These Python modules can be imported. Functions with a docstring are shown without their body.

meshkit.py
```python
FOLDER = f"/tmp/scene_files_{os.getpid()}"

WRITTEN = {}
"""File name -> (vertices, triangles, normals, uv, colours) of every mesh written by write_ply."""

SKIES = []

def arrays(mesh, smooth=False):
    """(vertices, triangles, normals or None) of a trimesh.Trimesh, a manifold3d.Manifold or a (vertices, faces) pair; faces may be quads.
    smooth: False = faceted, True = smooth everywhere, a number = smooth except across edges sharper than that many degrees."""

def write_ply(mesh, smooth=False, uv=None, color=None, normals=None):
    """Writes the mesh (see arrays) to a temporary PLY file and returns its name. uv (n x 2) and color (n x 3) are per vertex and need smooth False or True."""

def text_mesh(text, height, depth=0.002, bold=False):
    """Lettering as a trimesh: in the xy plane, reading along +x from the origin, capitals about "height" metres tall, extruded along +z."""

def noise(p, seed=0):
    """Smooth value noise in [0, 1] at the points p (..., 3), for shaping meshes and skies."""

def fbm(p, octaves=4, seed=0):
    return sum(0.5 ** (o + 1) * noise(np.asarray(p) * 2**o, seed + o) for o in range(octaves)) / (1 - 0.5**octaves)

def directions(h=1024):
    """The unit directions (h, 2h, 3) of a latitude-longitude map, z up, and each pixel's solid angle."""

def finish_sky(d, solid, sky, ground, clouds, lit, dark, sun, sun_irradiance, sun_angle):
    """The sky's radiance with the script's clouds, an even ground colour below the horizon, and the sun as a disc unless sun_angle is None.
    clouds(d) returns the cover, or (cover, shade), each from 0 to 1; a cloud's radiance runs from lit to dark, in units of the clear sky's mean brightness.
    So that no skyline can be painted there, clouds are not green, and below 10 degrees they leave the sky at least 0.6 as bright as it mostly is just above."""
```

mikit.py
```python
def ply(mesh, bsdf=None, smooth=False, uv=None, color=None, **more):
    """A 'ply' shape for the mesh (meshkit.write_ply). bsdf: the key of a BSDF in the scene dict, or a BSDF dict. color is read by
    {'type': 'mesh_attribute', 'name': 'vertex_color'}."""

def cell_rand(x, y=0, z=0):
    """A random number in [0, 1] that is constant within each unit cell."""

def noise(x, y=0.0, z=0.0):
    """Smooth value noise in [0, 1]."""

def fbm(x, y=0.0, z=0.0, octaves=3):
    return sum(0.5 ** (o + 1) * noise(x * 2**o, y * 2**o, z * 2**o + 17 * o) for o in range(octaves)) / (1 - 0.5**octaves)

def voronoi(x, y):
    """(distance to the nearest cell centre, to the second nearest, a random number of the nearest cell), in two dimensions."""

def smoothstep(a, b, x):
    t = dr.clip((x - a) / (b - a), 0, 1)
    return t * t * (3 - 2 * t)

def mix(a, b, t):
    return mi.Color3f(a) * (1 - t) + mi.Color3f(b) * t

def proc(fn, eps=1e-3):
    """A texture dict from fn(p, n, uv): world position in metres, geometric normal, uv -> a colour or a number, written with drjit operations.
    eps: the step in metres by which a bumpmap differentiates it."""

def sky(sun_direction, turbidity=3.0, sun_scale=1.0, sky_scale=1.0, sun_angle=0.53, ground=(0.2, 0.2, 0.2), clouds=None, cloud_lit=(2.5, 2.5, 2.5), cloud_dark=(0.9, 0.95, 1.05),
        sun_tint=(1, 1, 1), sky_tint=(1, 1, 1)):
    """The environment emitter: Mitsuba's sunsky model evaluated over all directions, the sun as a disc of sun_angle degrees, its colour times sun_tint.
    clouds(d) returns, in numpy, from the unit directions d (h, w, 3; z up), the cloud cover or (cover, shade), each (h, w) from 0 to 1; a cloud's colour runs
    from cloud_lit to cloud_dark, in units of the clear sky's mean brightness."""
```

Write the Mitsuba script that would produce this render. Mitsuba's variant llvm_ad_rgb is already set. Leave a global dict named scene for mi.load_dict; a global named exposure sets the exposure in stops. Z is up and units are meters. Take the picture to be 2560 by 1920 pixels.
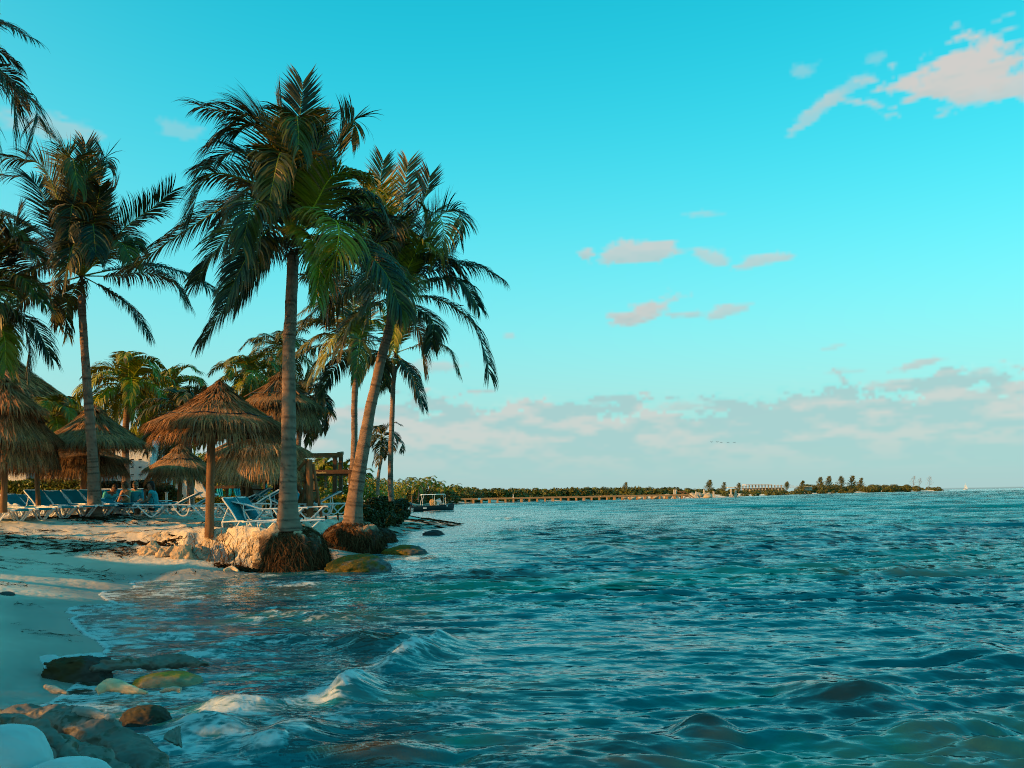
import math, random, numpy as np, trimesh, mitsuba as mi, mikit, meshkit, manifold3d, shapely
import drjit as dr
from shapely.geometry import Polygon, LineString
from scipy.spatial import cKDTree
from mikit import noise as dnoise, fbm as dfbm, smoothstep as dstep, mix as dmix
T4 = mi.ScalarTransform4f
RNG = np.random.default_rng(7)
random.seed(7)
scene, labels = {'type': 'scene'}, {}
exposure = 3.2

# ---------------------------------------------------------------- camera (1.5 m above the water, looking along +y)
EYE = np.array([0.0, 0.0, 1.5]); FOCAL = 2300.0
PITCH, ROLL = math.radians(7.02), math.radians(1.06)
FWD = np.array([0, math.cos(PITCH), math.sin(PITCH)])
UP0 = np.array([0, -math.sin(PITCH), math.cos(PITCH)]); R0 = np.array([1.0, 0, 0])
RIGHT = R0 * math.cos(ROLL) - UP0 * math.sin(ROLL)
UPV = UP0 * math.cos(ROLL) + R0 * math.sin(ROLL)
scene['camera'] = {'type': 'perspective', 'fov': math.degrees(2 * math.atan(1280 / FOCAL)), 'fov_axis': 'x', 'near_clip': 0.1, 'far_clip': 12000.0,
                   'to_world': T4().look_at(origin=EYE.tolist(), target=(EYE + FWD).tolist(), up=UPV.tolist())}

def direction(px, py):
    d = FWD + RIGHT * (px - 1280) / FOCAL + UPV * (960 - py) / FOCAL
    return d / np.linalg.norm(d)
def at(px, py, Y):
    """survey point of the photograph at a distance of Y metres"""
    d = direction(px, py)
    return EYE + d * (Y / d[1])
def on_level(px, py, z=0.0):
    d = direction(px, py)
    return EYE + d * ((z - EYE[2]) / d[2])

# ---------------------------------------------------------------- sky and sun: low warm sun from behind the left shoulder
SUN = np.array([-0.87, -0.40, 0.34]); SUN /= np.linalg.norm(SUN)
# clouds: azimuth (deg, right of +y), elevation (deg), half width, half height, tilt, strength, shade
CLOUDS = []
for px, py, w, h, tilt, k, sh in [
    (2400, 190, 170, 62, -.05, 1.0, .12), (2510, 225, 130, 38, .0, .9, .15), (2300, 240, 60, 26, 0, .8, .2), (2040, 285, 60, 22, -.7, .55, .3), (2120, 225, 70, 18, -.5, .4, .4),
    (2010, 178, 25, 14, 0, .35, .4), (2190, 150, 25, 14, 0, .3, .4), (110, 325, 95, 35, 0, .45, .5), (440, 330, 60, 24, 0, .3, .5),
    (1585, 637, 90, 26, -.03, .85, .35), (1470, 636, 24, 14, 0, .8, .4), (1785, 650, 36, 20, .3, .7, .45), (1920, 652, 80, 16, -.1, .75, .45), (1760, 536, 50, 12, -.1, .4, .5),
    (1635, 770, 90, 30, -.4, .95, .2), (1560, 788, 46, 12, 0, .8, .3), (1720, 786, 40, 12, 0, .7, .6), (1830, 778, 56, 16, -.25, .75, .5),
    (2275, 918, 50, 14, -.2, .8, .45), (2240, 962, 60, 12, 0, .75, .5), (2440, 945, 45, 14, -.2, .7, .5), (2460, 985, 70, 20, -.2, .8, .45), (1490, 1012, 32, 9, -.1, .5, .5),
    (1275, 842, 12, 6, 0, .5, .4), (1105, 918, 80, 14, 0, .6, .4), (2080, 870, 34, 6, -.2, .4, .5), (2110, 930, 50, 5, 0, .35, .6), (1700, 1020, 120, 16, -.08, .6, .6)]:
    d = direction(px, py)
    CLOUDS.append((math.degrees(math.atan2(d[0], d[1])), math.degrees(math.asin(d[2])), math.degrees(w / FOCAL), math.degrees(h / FOCAL), tilt, k, sh))

def clouds(d):
    az = np.degrees(np.arctan2(d[..., 0], d[..., 1])); el = np.degrees(np.arcsin(np.clip(d[..., 2], -1, 1)))
    q = np.stack([az * .55, el * 1.5, np.zeros_like(az)], -1)
    n1 = meshkit.fbm(q, 5, 3); n2 = meshkit.fbm(q * 2.3 + 7, 4, 11); n3 = meshkit.fbm(q * 6.1 + 3, 3, 17)
    sunward = np.clip((d @ SUN + .15) / 1.15, 0, 1) ** 2      # haze raised towards the sun, out of view, to redden the fill light
    haze = .97 * np.exp(-(np.maximum(el, 0) / (12.0 + 34.0 * sunward)) ** 1.6)
    cover, shade = haze, (.42 * (1 - sunward))
    for a, e, w, h, t, k, sh in CLOUDS:
        da, de = az - a, (el - e)
        de2 = de + t * da * .8
        up = np.where(de2 > 0, 1.0, .62)
        r = np.sqrt((da / w) ** 2 + (de2 / (h * up)) ** 2)
        c = np.clip((1.16 - r + (n1 - .5) * 1.9 + (n2 - .5) * 1.0 + (n3 - .5) * .5) * 2.0, 0, 1) * k * (r < 2.3)
        lo = np.clip(sh + .45 * np.clip(-de2 / h, -1, 1) + (n2 - .5) * .8, 0, 1)
        shade = np.where(c > 0, shade * (1 - c) + lo * c, shade); cover = np.maximum(cover, c + cover * (1 - c))
    # the bank of low cumulus all round the horizon
    top = 6.2 + 1.8 * (meshkit.fbm(np.stack([az * .16, az * 0, az * 0], -1), 3, 5) - .5) + 3.4 * (n1 - .5) - .9 * np.clip(-az / 25, 0, 1)
    bank = np.clip((top - el + (n3 - .5) * 1.2) * 1.6, 0, 1) * .94
    qq = np.stack([az * .32, el * 1.15, np.zeros_like(az)], -1)
    lump = meshkit.fbm(qq, 5, 21) * .6 + meshkit.fbm(qq * 2.7, 4, 8) * .4
    lit = np.clip((lump - .455) * 6, 0, 1) * np.clip((el - .8) / 3.0, 0, 1) * .95
    bsh = np.clip(.97 - lit, 0, 1)
    low = np.clip((3.2 - el) / 3.2, 0, 1)
    bsh = bsh * (1 - low * .3) + low * .3 * .80
    shade = shade * (1 - bank) + bsh * bank
    cover = np.maximum(cover, bank)
    return cover, shade

scene['sky'] = mikit.sky(SUN.tolist(), turbidity=3.0, sun_scale=.40, sky_scale=1.6, sun_tint=(1.34, .84, .35), sky_tint=(.018, .73, .60),
                         clouds=clouds, cloud_lit=(1.30, 1.28, 1.22), cloud_dark=(.82, 1.20, 1.20), ground=(.05, .09, .1))
# ---------------------------------------------------------------- helpers
def numbered(name):
    taken = lambda k: k in labels or k in scene or any(x.startswith(k + '__') for x in USED)
    key, n = name, 0
    while key in USED: n += 1; key = f'{name}_{n:03d}'
    USED.add(key); return key
USED = set()
def thing(name, label, cat, group=None, kind=None):
    key = numbered(name)
    labels[key] = {'label': label, 'category': cat}
    if group: labels[key]['group'] = group
    if kind: labels[key]['kind'] = kind
    return key
def struct(name, label, cat):
    key = numbered(name); labels[key] = {'label': label, 'category': cat, 'kind': 'structure'}; return key
def part(parent, name, mesh, bsdf, smooth=False, label=None, color=None, kind=None, to_world=None, uv=None):
    key = numbered(f'{parent}__{name}')
    put(key, mesh, bsdf, smooth, color, to_world, uv)
    if label or kind:
        labels[key] = {}
        if label: labels[key]['label'] = label
        if kind: labels[key]['kind'] = kind
    return key
def put(key, mesh, bsdf, smooth=False, color=None, to_world=None, uv=None):
    if isinstance(mesh, dict): d = dict(mesh)
    else: d = mikit.ply(mesh, bsdf, smooth=smooth, color=color, uv=uv)
    if to_world is not None: d['to_world'] = to_world
    scene[key] = d
    return key
def single(name, label, cat, mesh, bsdf, smooth=False, group=None, kind=None, color=None):
    key = thing(name, label, cat, group, kind); put(key, mesh, bsdf, smooth, color); return key

def unit(v):
    v = np.asarray(v, float); return v / np.maximum(np.linalg.norm(v, axis=-1, keepdims=True), 1e-9)
def cat(*ms):
    ms = [m for m in ms if m is not None and len(m.faces)]
    return trimesh.util.concatenate(ms)
def box(cx, cy, cz, sx, sy, sz, rz=0.0, b=0.0):
    m = trimesh.creation.box((sx, sy, sz))
    if b > 0:
        pts = []
        for p in m.vertices:
            s = np.sign(p)
            for k in range(3):
                q = p - s * b; q[k] = p[k]; pts.append(q)
        m = trimesh.convex.convex_hull(np.array(pts))
    if rz: m.apply_transform(trimesh.transformations.rotation_matrix(rz, [0, 0, 1]))
    m.apply_translation((cx, cy, cz)); return m
def catmull(pts, n):
    P = np.asarray(pts, float)
    P = np.vstack([2 * P[0] - P[1], P, 2 * P[-1] - P[-2]]); k = len(P) - 3
    t = np.linspace(0, k, n); i = np.minimum(t.astype(int), k - 1); u = (t - i)[:, None]
    a, b, c, d = P[i], P[i + 1], P[i + 2], P[i + 3]
    return .5 * (2 * b + (c - a) * u + (2 * a - 5 * b + 4 * c - d) * u ** 2 + (3 * b - a - 3 * c + d) * u ** 3)
def tube(path, radii, sides=8, closed=True, flat=1.0):
    path = np.asarray(path, float); n = len(path); radii = np.broadcast_to(radii, n).astype(float)
    t = unit(np.gradient(path, axis=0)); ref = np.array([0, 0, 1.0]) if abs(t[:, 2]).mean() < .8 else np.array([1.0, 0, 0])
    a = unit(np.cross(t, ref)); b = np.cross(a, t)
    th = np.linspace(0, 2 * np.pi, sides, endpoint=False)
    v = path[:, None] + radii[:, None, None] * (np.cos(th)[None, :, None] * a[:, None] + flat * np.sin(th)[None, :, None] * b[:, None])
    v = v.reshape(-1, 3); i, j = np.meshgrid(np.arange(n - 1), np.arange(sides), indexing='ij'); k = (j + 1) % sides
    p, q, r, s = i * sides + j, i * sides + k, (i + 1) * sides + k, (i + 1) * sides + j
    f = np.concatenate([np.stack([p, q, r], -1).reshape(-1, 3), np.stack([p, r, s], -1).reshape(-1, 3)])
    if closed:
        v = np.vstack([v, path[0], path[-1]]); c0, c1 = len(v) - 2, len(v) - 1; J = np.arange(sides); K = (J + 1) % sides
        f = np.vstack([f, np.stack([K, J, np.full(sides, c0)], -1), np.stack([J + (n - 1) * sides, K + (n - 1) * sides, np.full(sides, c1)], -1)])
    return trimesh.Trimesh(v, f, process=False)
def bar(p, q, r0, r1=None, sides=8, n=2, flat=1.0):
    p, q = np.asarray(p, float), np.asarray(q, float)
    return tube(np.linspace(p, q, n), np.linspace(r0, r1 if r1 is not None else r0, n), sides, True, flat)
def beam(p, q, w, h, up=(0, 0, 1)):
    """square-section timber from p to q, slightly chamfered"""
    p, q = np.asarray(p, float), np.asarray(q, float); d = unit(q - p); up = np.asarray(up, float)
    if abs(d @ up) > .95: up = np.array([0, 1.0, 0])
    s = unit(np.cross(d, up)); u = np.cross(s, d); c = .12 * min(w, h)
    prof = [(-w/2+c, -h/2), (w/2-c, -h/2), (w/2, -h/2+c), (w/2, h/2-c), (w/2-c, h/2), (-w/2+c, h/2), (-w/2, h/2-c), (-w/2, -h/2+c)]
    v = np.array([o + s * a + u * b for o in (p, q) for a, b in prof])
    return trimesh.convex.convex_hull(v)
def grid_mesh(P):
    n, m = P.shape[:2]; i, j = np.meshgrid(np.arange(n - 1), np.arange(m - 1), indexing='ij')
    a, b, c, d = i * m + j, (i + 1) * m + j, (i + 1) * m + j + 1, i * m + j + 1
    f = np.concatenate([np.stack([a, b, c], -1).reshape(-1, 3), np.stack([a, c, d], -1).reshape(-1, 3)])
    return trimesh.Trimesh(P.reshape(-1, 3), f, process=False)
def ico(sub, r=1.0): return trimesh.creation.icosphere(subdivisions=sub, radius=r)
def rock(cx, cy, cz, sx, sy, sz, seed, rz=0.0, rough=.25, sub=4, freq=1.6, blocky=1.0):
    m = ico(sub); v = np.sign(m.vertices) * np.abs(m.vertices) ** blocky; v = v / np.abs(v).max(1, keepdims=True) ** (1 - blocky) if blocky < 1 else v
    d = (meshkit.fbm(v * freq + seed * 3.1, 4, seed) - .5) * 2 * rough + (meshkit.fbm(v * freq * 4 + seed, 3, seed + 5) - .5) * rough * .6
    v = v * (1 + d)[:, None] * np.array([sx, sy, sz])
    c, s = math.cos(rz), math.sin(rz); v = v @ np.array([[c, s, 0], [-s, c, 0], [0, 0, 1]])
    return trimesh.Trimesh(v + [cx, cy, cz], m.faces, process=False)
def sd_poly(x, y, pts, step=.05):
    """signed distance to a polygon, positive inside"""
    poly = Polygon(pts); P = np.array(list(pts) + [pts[0]], float); seg = np.hypot(*np.diff(P, axis=0).T)
    S = []
    for i, L in enumerate(seg):
        h = step * max(1.0, np.hypot(*P[i]) / 40, np.hypot(*P[i + 1]) / 40) if L < 300 else L / 120
        S.append(P[i] + (P[i + 1] - P[i]) * np.linspace(0, 1, max(2, int(L / h)), endpoint=False)[:, None])
    d = cKDTree(np.vstack(S)).query(np.stack([x.ravel(), y.ravel()], -1), workers=-1)[0].reshape(x.shape)
    return np.where(shapely.contains_xy(poly, x, y), d, -d)
def sstep(a, b, x):
    t = np.clip((x - a) / (b - a), 0, 1); return t * t * (3 - 2 * t)
def vcol(): return {'type': 'mesh_attribute', 'name': 'vertex_color'}

# ---------------------------------------------------------------- materials
def rgb(*c): return {'type': 'rgb', 'value': [float(x) for x in c]}
def M(name, d): scene['m_' + name] = d; return 'm_' + name
def principled(color, rough, spec=.4, **k): return {'type': 'principled', 'base_color': color, 'roughness': rough, 'specular': spec, **k}
def two(d): return {'type': 'twosided', 'bsdf': d}
def sand_color(p, n, uv):
    g = dfbm(p.x * 3.1, p.y * 3.1, p.z * 3, 4); f = dnoise(p.x * 70, p.y * 70, p.z * 70)
    wet = dstep(.34, .02, p.z + .14 * (dnoise(p.x * .9, p.y * .9) - .5))
    dry = dmix((.50, .43, .34), (.62, .55, .45), g * .8 + f * .4 - .1)
    return dmix(dry, (.30, .27, .23), wet) 
M_SAND = M('sand', two({'type': 'bumpmap', 'nested': principled(mikit.proc(sand_color), mikit.proc(lambda p, n, uv: .85 - .52 * dstep(.16, .0, p.z + .10 * (dnoise(p.x * .9, p.y * .9) - .5))), .3), 'bump': mikit.proc(lambda p, n, uv: dfbm(p.x * 9, p.y * 9, p.z * 9, 4) * .9 + dfbm(p.x * 2.2, p.y * 2.2, 0, 2), eps=.012), 'scale': .05}))
M_VCOL = M('matte_vcol', two({'type': 'diffuse', 'reflectance': vcol()}))
M_LEAF = M('leaf', two(principled(vcol(), .45, .30)))
M_BARK = M('bark', two({'type': 'bumpmap', 'nested': principled(vcol(), .9, .15), 'bump': mikit.proc(lambda p, n, uv: dfbm(p.x * 14, p.y * 14, p.z * 40, 4), eps=.01), 'scale': .025}))
M_STRAW = M('straw', two({'type': 'diffuse', 'reflectance': vcol()}))
def wood_col(p, n, uv):
    g = dfbm(p.x * 30, p.y * 30, p.z * 3, 4)
    return dmix((.10, .045, .018), (.26, .13, .055), g)
M_WOOD = M('wood', two(principled(mikit.proc(wood_col), .7, .3)))
def darkwood_col(p, n, uv):
    g = dfbm(p.x * 8, p.y * 8, p.z * 8, 4)
    return dmix((.05, .024, .012), (.13, .065, .03), g)
M_DARKWOOD = M('dark_wood', two(principled(mikit.proc(darkwood_col), .7, .3)))
M_WHITE = M('white_frame', two(principled(rgb(.78, .80, .80), .4, .4)))
M_BLUE = M('blue_sling', two(principled(mikit.proc(lambda p, n, uv: dmix((.002, .17, .23), (.003, .24, .30), dfbm(p.x * 5, p.y * 5, p.z * 5, 3))), .65, .25)))
M_CYAN = M('cyan_towel', two(principled(rgb(.02, .55, .70), .8, .2)))
M_WALL = M('render_wall', two(principled(mikit.proc(lambda p, n, uv: dmix((.55, .56, .56), (.66, .67, .66), dfbm(p.x * .8, p.y * .8, p.z * 1.6, 4))), .9, .2)))
M_GLASS = M('teal_glass', two(principled(rgb(.003, .12, .17), .06, .9)))
M_METAL = M('grey_metal', two(principled(rgb(.5, .5, .5), .4, .5)))
M_BLACK = M('black_plastic', two(principled(rgb(.012, .014, .016), .4, .4)))
M_ROCK = M('rock', two({'type': 'bumpmap', 'nested': principled(vcol(), .75, .35), 'bump': mikit.proc(lambda p, n, uv: dfbm(p.x * 11, p.y * 11, p.z * 11, 4), eps=.01), 'scale': .06}))
M_SKIN = M('vcol_smooth', two(principled(vcol(), .55, .35)))
# ---------------------------------------------------------------- shoreline, terrain, water
SHORE_PX = [(-150, 1840), (120, 1760), (215, 1690), (250, 1640), (262, 1622), (236, 1600), (205, 1585), (182, 1562), (172, 1548), (196, 1540), (165, 1532), (172, 1520), (215, 1512),
            (290, 1512), (262, 1500), (246, 1487), (258, 1478), (320, 1474), (335, 1468), (322, 1458), (338, 1451), (430, 1452), (520, 1449), (600, 1438), (700, 1424), (760, 1418), (800, 1408), (812, 1396)]
SHORE = [on_level(*p)[:2] for p in SHORE_PX]
SHORE += [(-4.05, 22.2), (-4.3, 24.0), (-4.0, 26.2), (-3.75, 28.0), (-4.6, 31.0), (-5.2, 36.0), (-4.9, 42.0), (-3.9, 47.0), (-2.9, 52.0), (-3.6, 57.0), (-6.2, 66.0), (-9.0, 76.0), (-11.5, 88.0),
          (-15.0, 100.0), (-26.0, 130.0), (-30.0, 170.0), (-29, 205), (-23.0, 240.0), (-14.0, 276.0), (2.0, 301.0), (22.0, 323.0), (48.0, 345.0), (60.0, 327.0), (76.0, 334.0), (84, 372), (95, 420),
          (127, 470), (167, 585), (217, 692), (268, 748), (310, 792), (352, 828), (407, 862), (400, 900), (150, 1100), (-300, 1300), (-1500, 1500), (-4000, 3000), (-4000, -60), (-60, -60), (-8, -10), (-3.4, 1.0), (-3.2, 4.0)]
BANK = [(-5.1, 20.4), (-4.95, 20.9), (-5.2, 21.5), (-6.2, 22.0), (-7.8, 23.3), (-8.6, 25.5), (-8.2, 29), (-7.0, 31.5), (-6.5, 35), (-6.5, 44), (-8, 60), (-14, 84),
        (-60, 90), (-60, 24.0), (-14.2, 23.7), (-11.6, 23.3), (-9.7, 22.6), (-8.0, 21.9), (-6.6, 21.2), (-5.6, 20.2), (-5.0, 19.95)]

def terrain(x, y):
    x, y = np.asarray(x, float), np.asarray(y, float)
    sd = sd_poly(x, y, SHORE, .04)
    land = 1.5 * (1 - np.exp(-np.maximum(sd, 0) * .135)) + np.clip((y - 23) * .05, 0, .25) * sstep(2, 7, sd)
    land = np.minimum(land, np.minimum(1.16 + .008 * np.maximum(y - 25, 0), 1.46))
    sea = np.maximum(sd * .11, -3.0)
    z = np.where(sd > 0, land, sea)
    b = np.full(x.shape, -50.0); m = (y > 15) & (y < 95) & (x < 1)
    if m.any(): b[m] = sd_poly(x[m], y[m], BANK, .05)
    p = np.stack([x, y, np.zeros_like(x)], -1)
    edge = b + .5 * (meshkit.fbm(p * 1.3, 3, 4) - .5) + .30 * (meshkit.fbm(p * 5, 3, 14) - .5)
    top = .93 + .07 * np.clip((y - 22) / 4, 0, 1) - .16 * np.clip((-x - 7.0) / 4, 0, 1) + .16 * (meshkit.fbm(p * .9, 4, 9) - .5)
    top = np.where((y > 21.6) & (x > -6.8), np.minimum(top, .74), top); top = np.where(y > 28, np.maximum(np.minimum(top, .80), z), top)
    z = np.where(b > -1, np.maximum(z, z + (top - z) * sstep(-.12, .42, edge)), z)
    # footprints and lumps in the dry sand
    dry = sstep(.18, .7, z) * (np.hypot(x, y) < 70)
    z = z + dry * (.06 * (meshkit.fbm(p * 2.6, 4, 2) - .5) + .045 * (meshkit.noise(p * 5.5, 3) - .5))
    return z, sd
def ground(x, y):
    return float(terrain(np.array([x]), np.array([y]))[0][0])

# ground sheet, denser towards the viewer, out to the horizon
rad = np.concatenate([np.geomspace(2.2, 60, 520), np.geomspace(62, 6000, 160)])
ang = np.concatenate([np.linspace(-150, -52, 40, endpoint=False), np.linspace(-52, 2, 520, endpoint=False), np.linspace(2, 150, 90)]) * math.pi / 180
RR, AA = np.meshgrid(rad, ang, indexing='ij')
GX, GY = RR * np.sin(AA), RR * np.cos(AA)
GZ, GSD = terrain(GX, GY)
key = struct('beach', 'pale sandy beach with an eroded bank running down to the water', 'beach')
put(key, grid_mesh(np.stack([GX, GY, GZ], -1)[:, ::-1]), M_SAND, True)

# --- water: polar sheet of wind waves that die out over the shallows, with breakers over the sunken sandbags
WR = np.concatenate([np.geomspace(2.4, 12, 300, endpoint=False), np.geomspace(12, 60, 250, endpoint=False), np.geomspace(60, 700, 330, endpoint=False), np.geomspace(700, 9000, 40)])
WA = np.concatenate([np.linspace(-100, -40, 30, endpoint=False), np.linspace(-40, 36, 980, endpoint=False), np.linspace(36, 100, 30)]) * math.pi / 180
RR, AA = np.meshgrid(WR, WA, indexing='ij')
WX, WY = RR * np.sin(AA), RR * np.cos(AA)
WT, WSD = terrain(WX, WY)
depth = np.maximum(-WT, 0)
rng = np.random.default_rng(21)
wind = math.radians(190)   # waves run towards the shore and the viewer
H = np.zeros_like(WX); row = np.gradient(WR)[:, None]
PX = np.stack([WX, WY, np.zeros_like(WX)], -1)
warp = (meshkit.fbm(PX * .22, 3, 31) - .5) * 2.4; warp2 = (meshkit.fbm(PX * .22 + 40, 3, 37) - .5) * 2.4
gust = .55 + .9 * meshkit.fbm(PX * np.array([.05, .11, 1]), 3, 5)
calm = 1 - .62 * np.exp(-(((WX - 1.5) / 3.6) ** 2 + ((WY - 9.5) / 3.4) ** 2))
open_sea = sstep(6, 40, -WSD)
NW = 74
for k in range(NW):
    lam = 13.0 * (.0075 ** (k / (NW - 1.0))) * rng.uniform(.85, 1.18)
    th = wind + rng.normal(0, .15 + .22 * k / NW)
    kx, ky = math.sin(th) * 2 * math.pi / lam, math.cos(th) * 2 * math.pi / lam
    amp = (.0076 * lam ** .80 if lam > 2 else .0142 * lam ** .79) * rng.uniform(.5, 1.2)
    fade = np.clip(lam / (2.4 * np.minimum(row, 1.1)) - .4, 0, 1)
    ph = kx * (WX + warp * .35) + ky * (WY + warp2 * .35) + rng.uniform(0, 6.28)
    H += amp * fade * (np.sin(ph) + .3 * np.cos(2 * ph)) * (open_sea if lam > 2.6 else .38 + .62 * open_sea if lam > .9 else 1) * (gust if lam < 1.6 else 1)
shore_damp = .12 + .88 * sstep(.02, .75, depth)
calm *= 1 - .85 * np.exp(-(((WX + 2.6) / 2.2) ** 2 + ((WY - 46) / 12) ** 2))      # still sheet of water over the sand spit
H *= shore_damp * calm
# swell humps and breakers: polyline on the water, crest height, width, foam
foam = np.zeros_like(H); murk = np.zeros_like(H)
def ridge(pts, h, w, fo, mk, seed, steep=1.0):
    global H, foam, murk
    P = catmull(np.array([on_level(*p)[:2] for p in pts]), 40); ls = LineString(P); n = max(30, int(ls.length / .012))
    S = np.array([ls.interpolate(i / n, normalized=True).coords[0] for i in range(n + 1)])
    x0, y0 = S.min(0) - 4 * w; x1, y1 = S.max(0) + 4 * w
    m = (WX > x0) & (WX < x1) & (WY > y0) & (WY < y1)
    if not m.any(): return
    q = np.stack([WX[m], WY[m]], -1); d, i = cKDTree(S).query(q)
    t = i / n; tg = unit(np.gradient(S, axis=0)); tg = unit(np.stack([np.convolve(np.pad(tg[:, c], 20, 'edge'), np.ones(41) / 41, 'valid') for c in (0, 1)], -1))[i]; side = (q[:, 0] - S[i, 0]) * tg[:, 1] - (q[:, 1] - S[i, 1]) * tg[:, 0]   # >0 : right of the direction of travel
    p3 = np.stack([q[:, 0], q[:, 1], np.zeros(len(q))], -1)
    wob = meshkit.fbm(p3 * 2.5, 3, seed)
    env = np.sin(np.clip(t, 0.0, 1) * math.pi) ** 1.0 * (.6 + .8 * wob)
    ww = np.where(side > 0, w * steep, w)
    shape = np.exp(-(d / ww) ** 2) * env
    H[m] += h * shape
    foam[m] = np.maximum(foam[m], fo * np.exp(-((side - w * .35) / (w * .9)) ** 2) * (d < 3 * w) * env * (.5 + 1.0 * wob))
    murk[m] = np.maximum(murk[m], mk * np.exp(-((side + w * .3) / (w * 1.6)) ** 2) * (d < 4 * w) * env)
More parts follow.
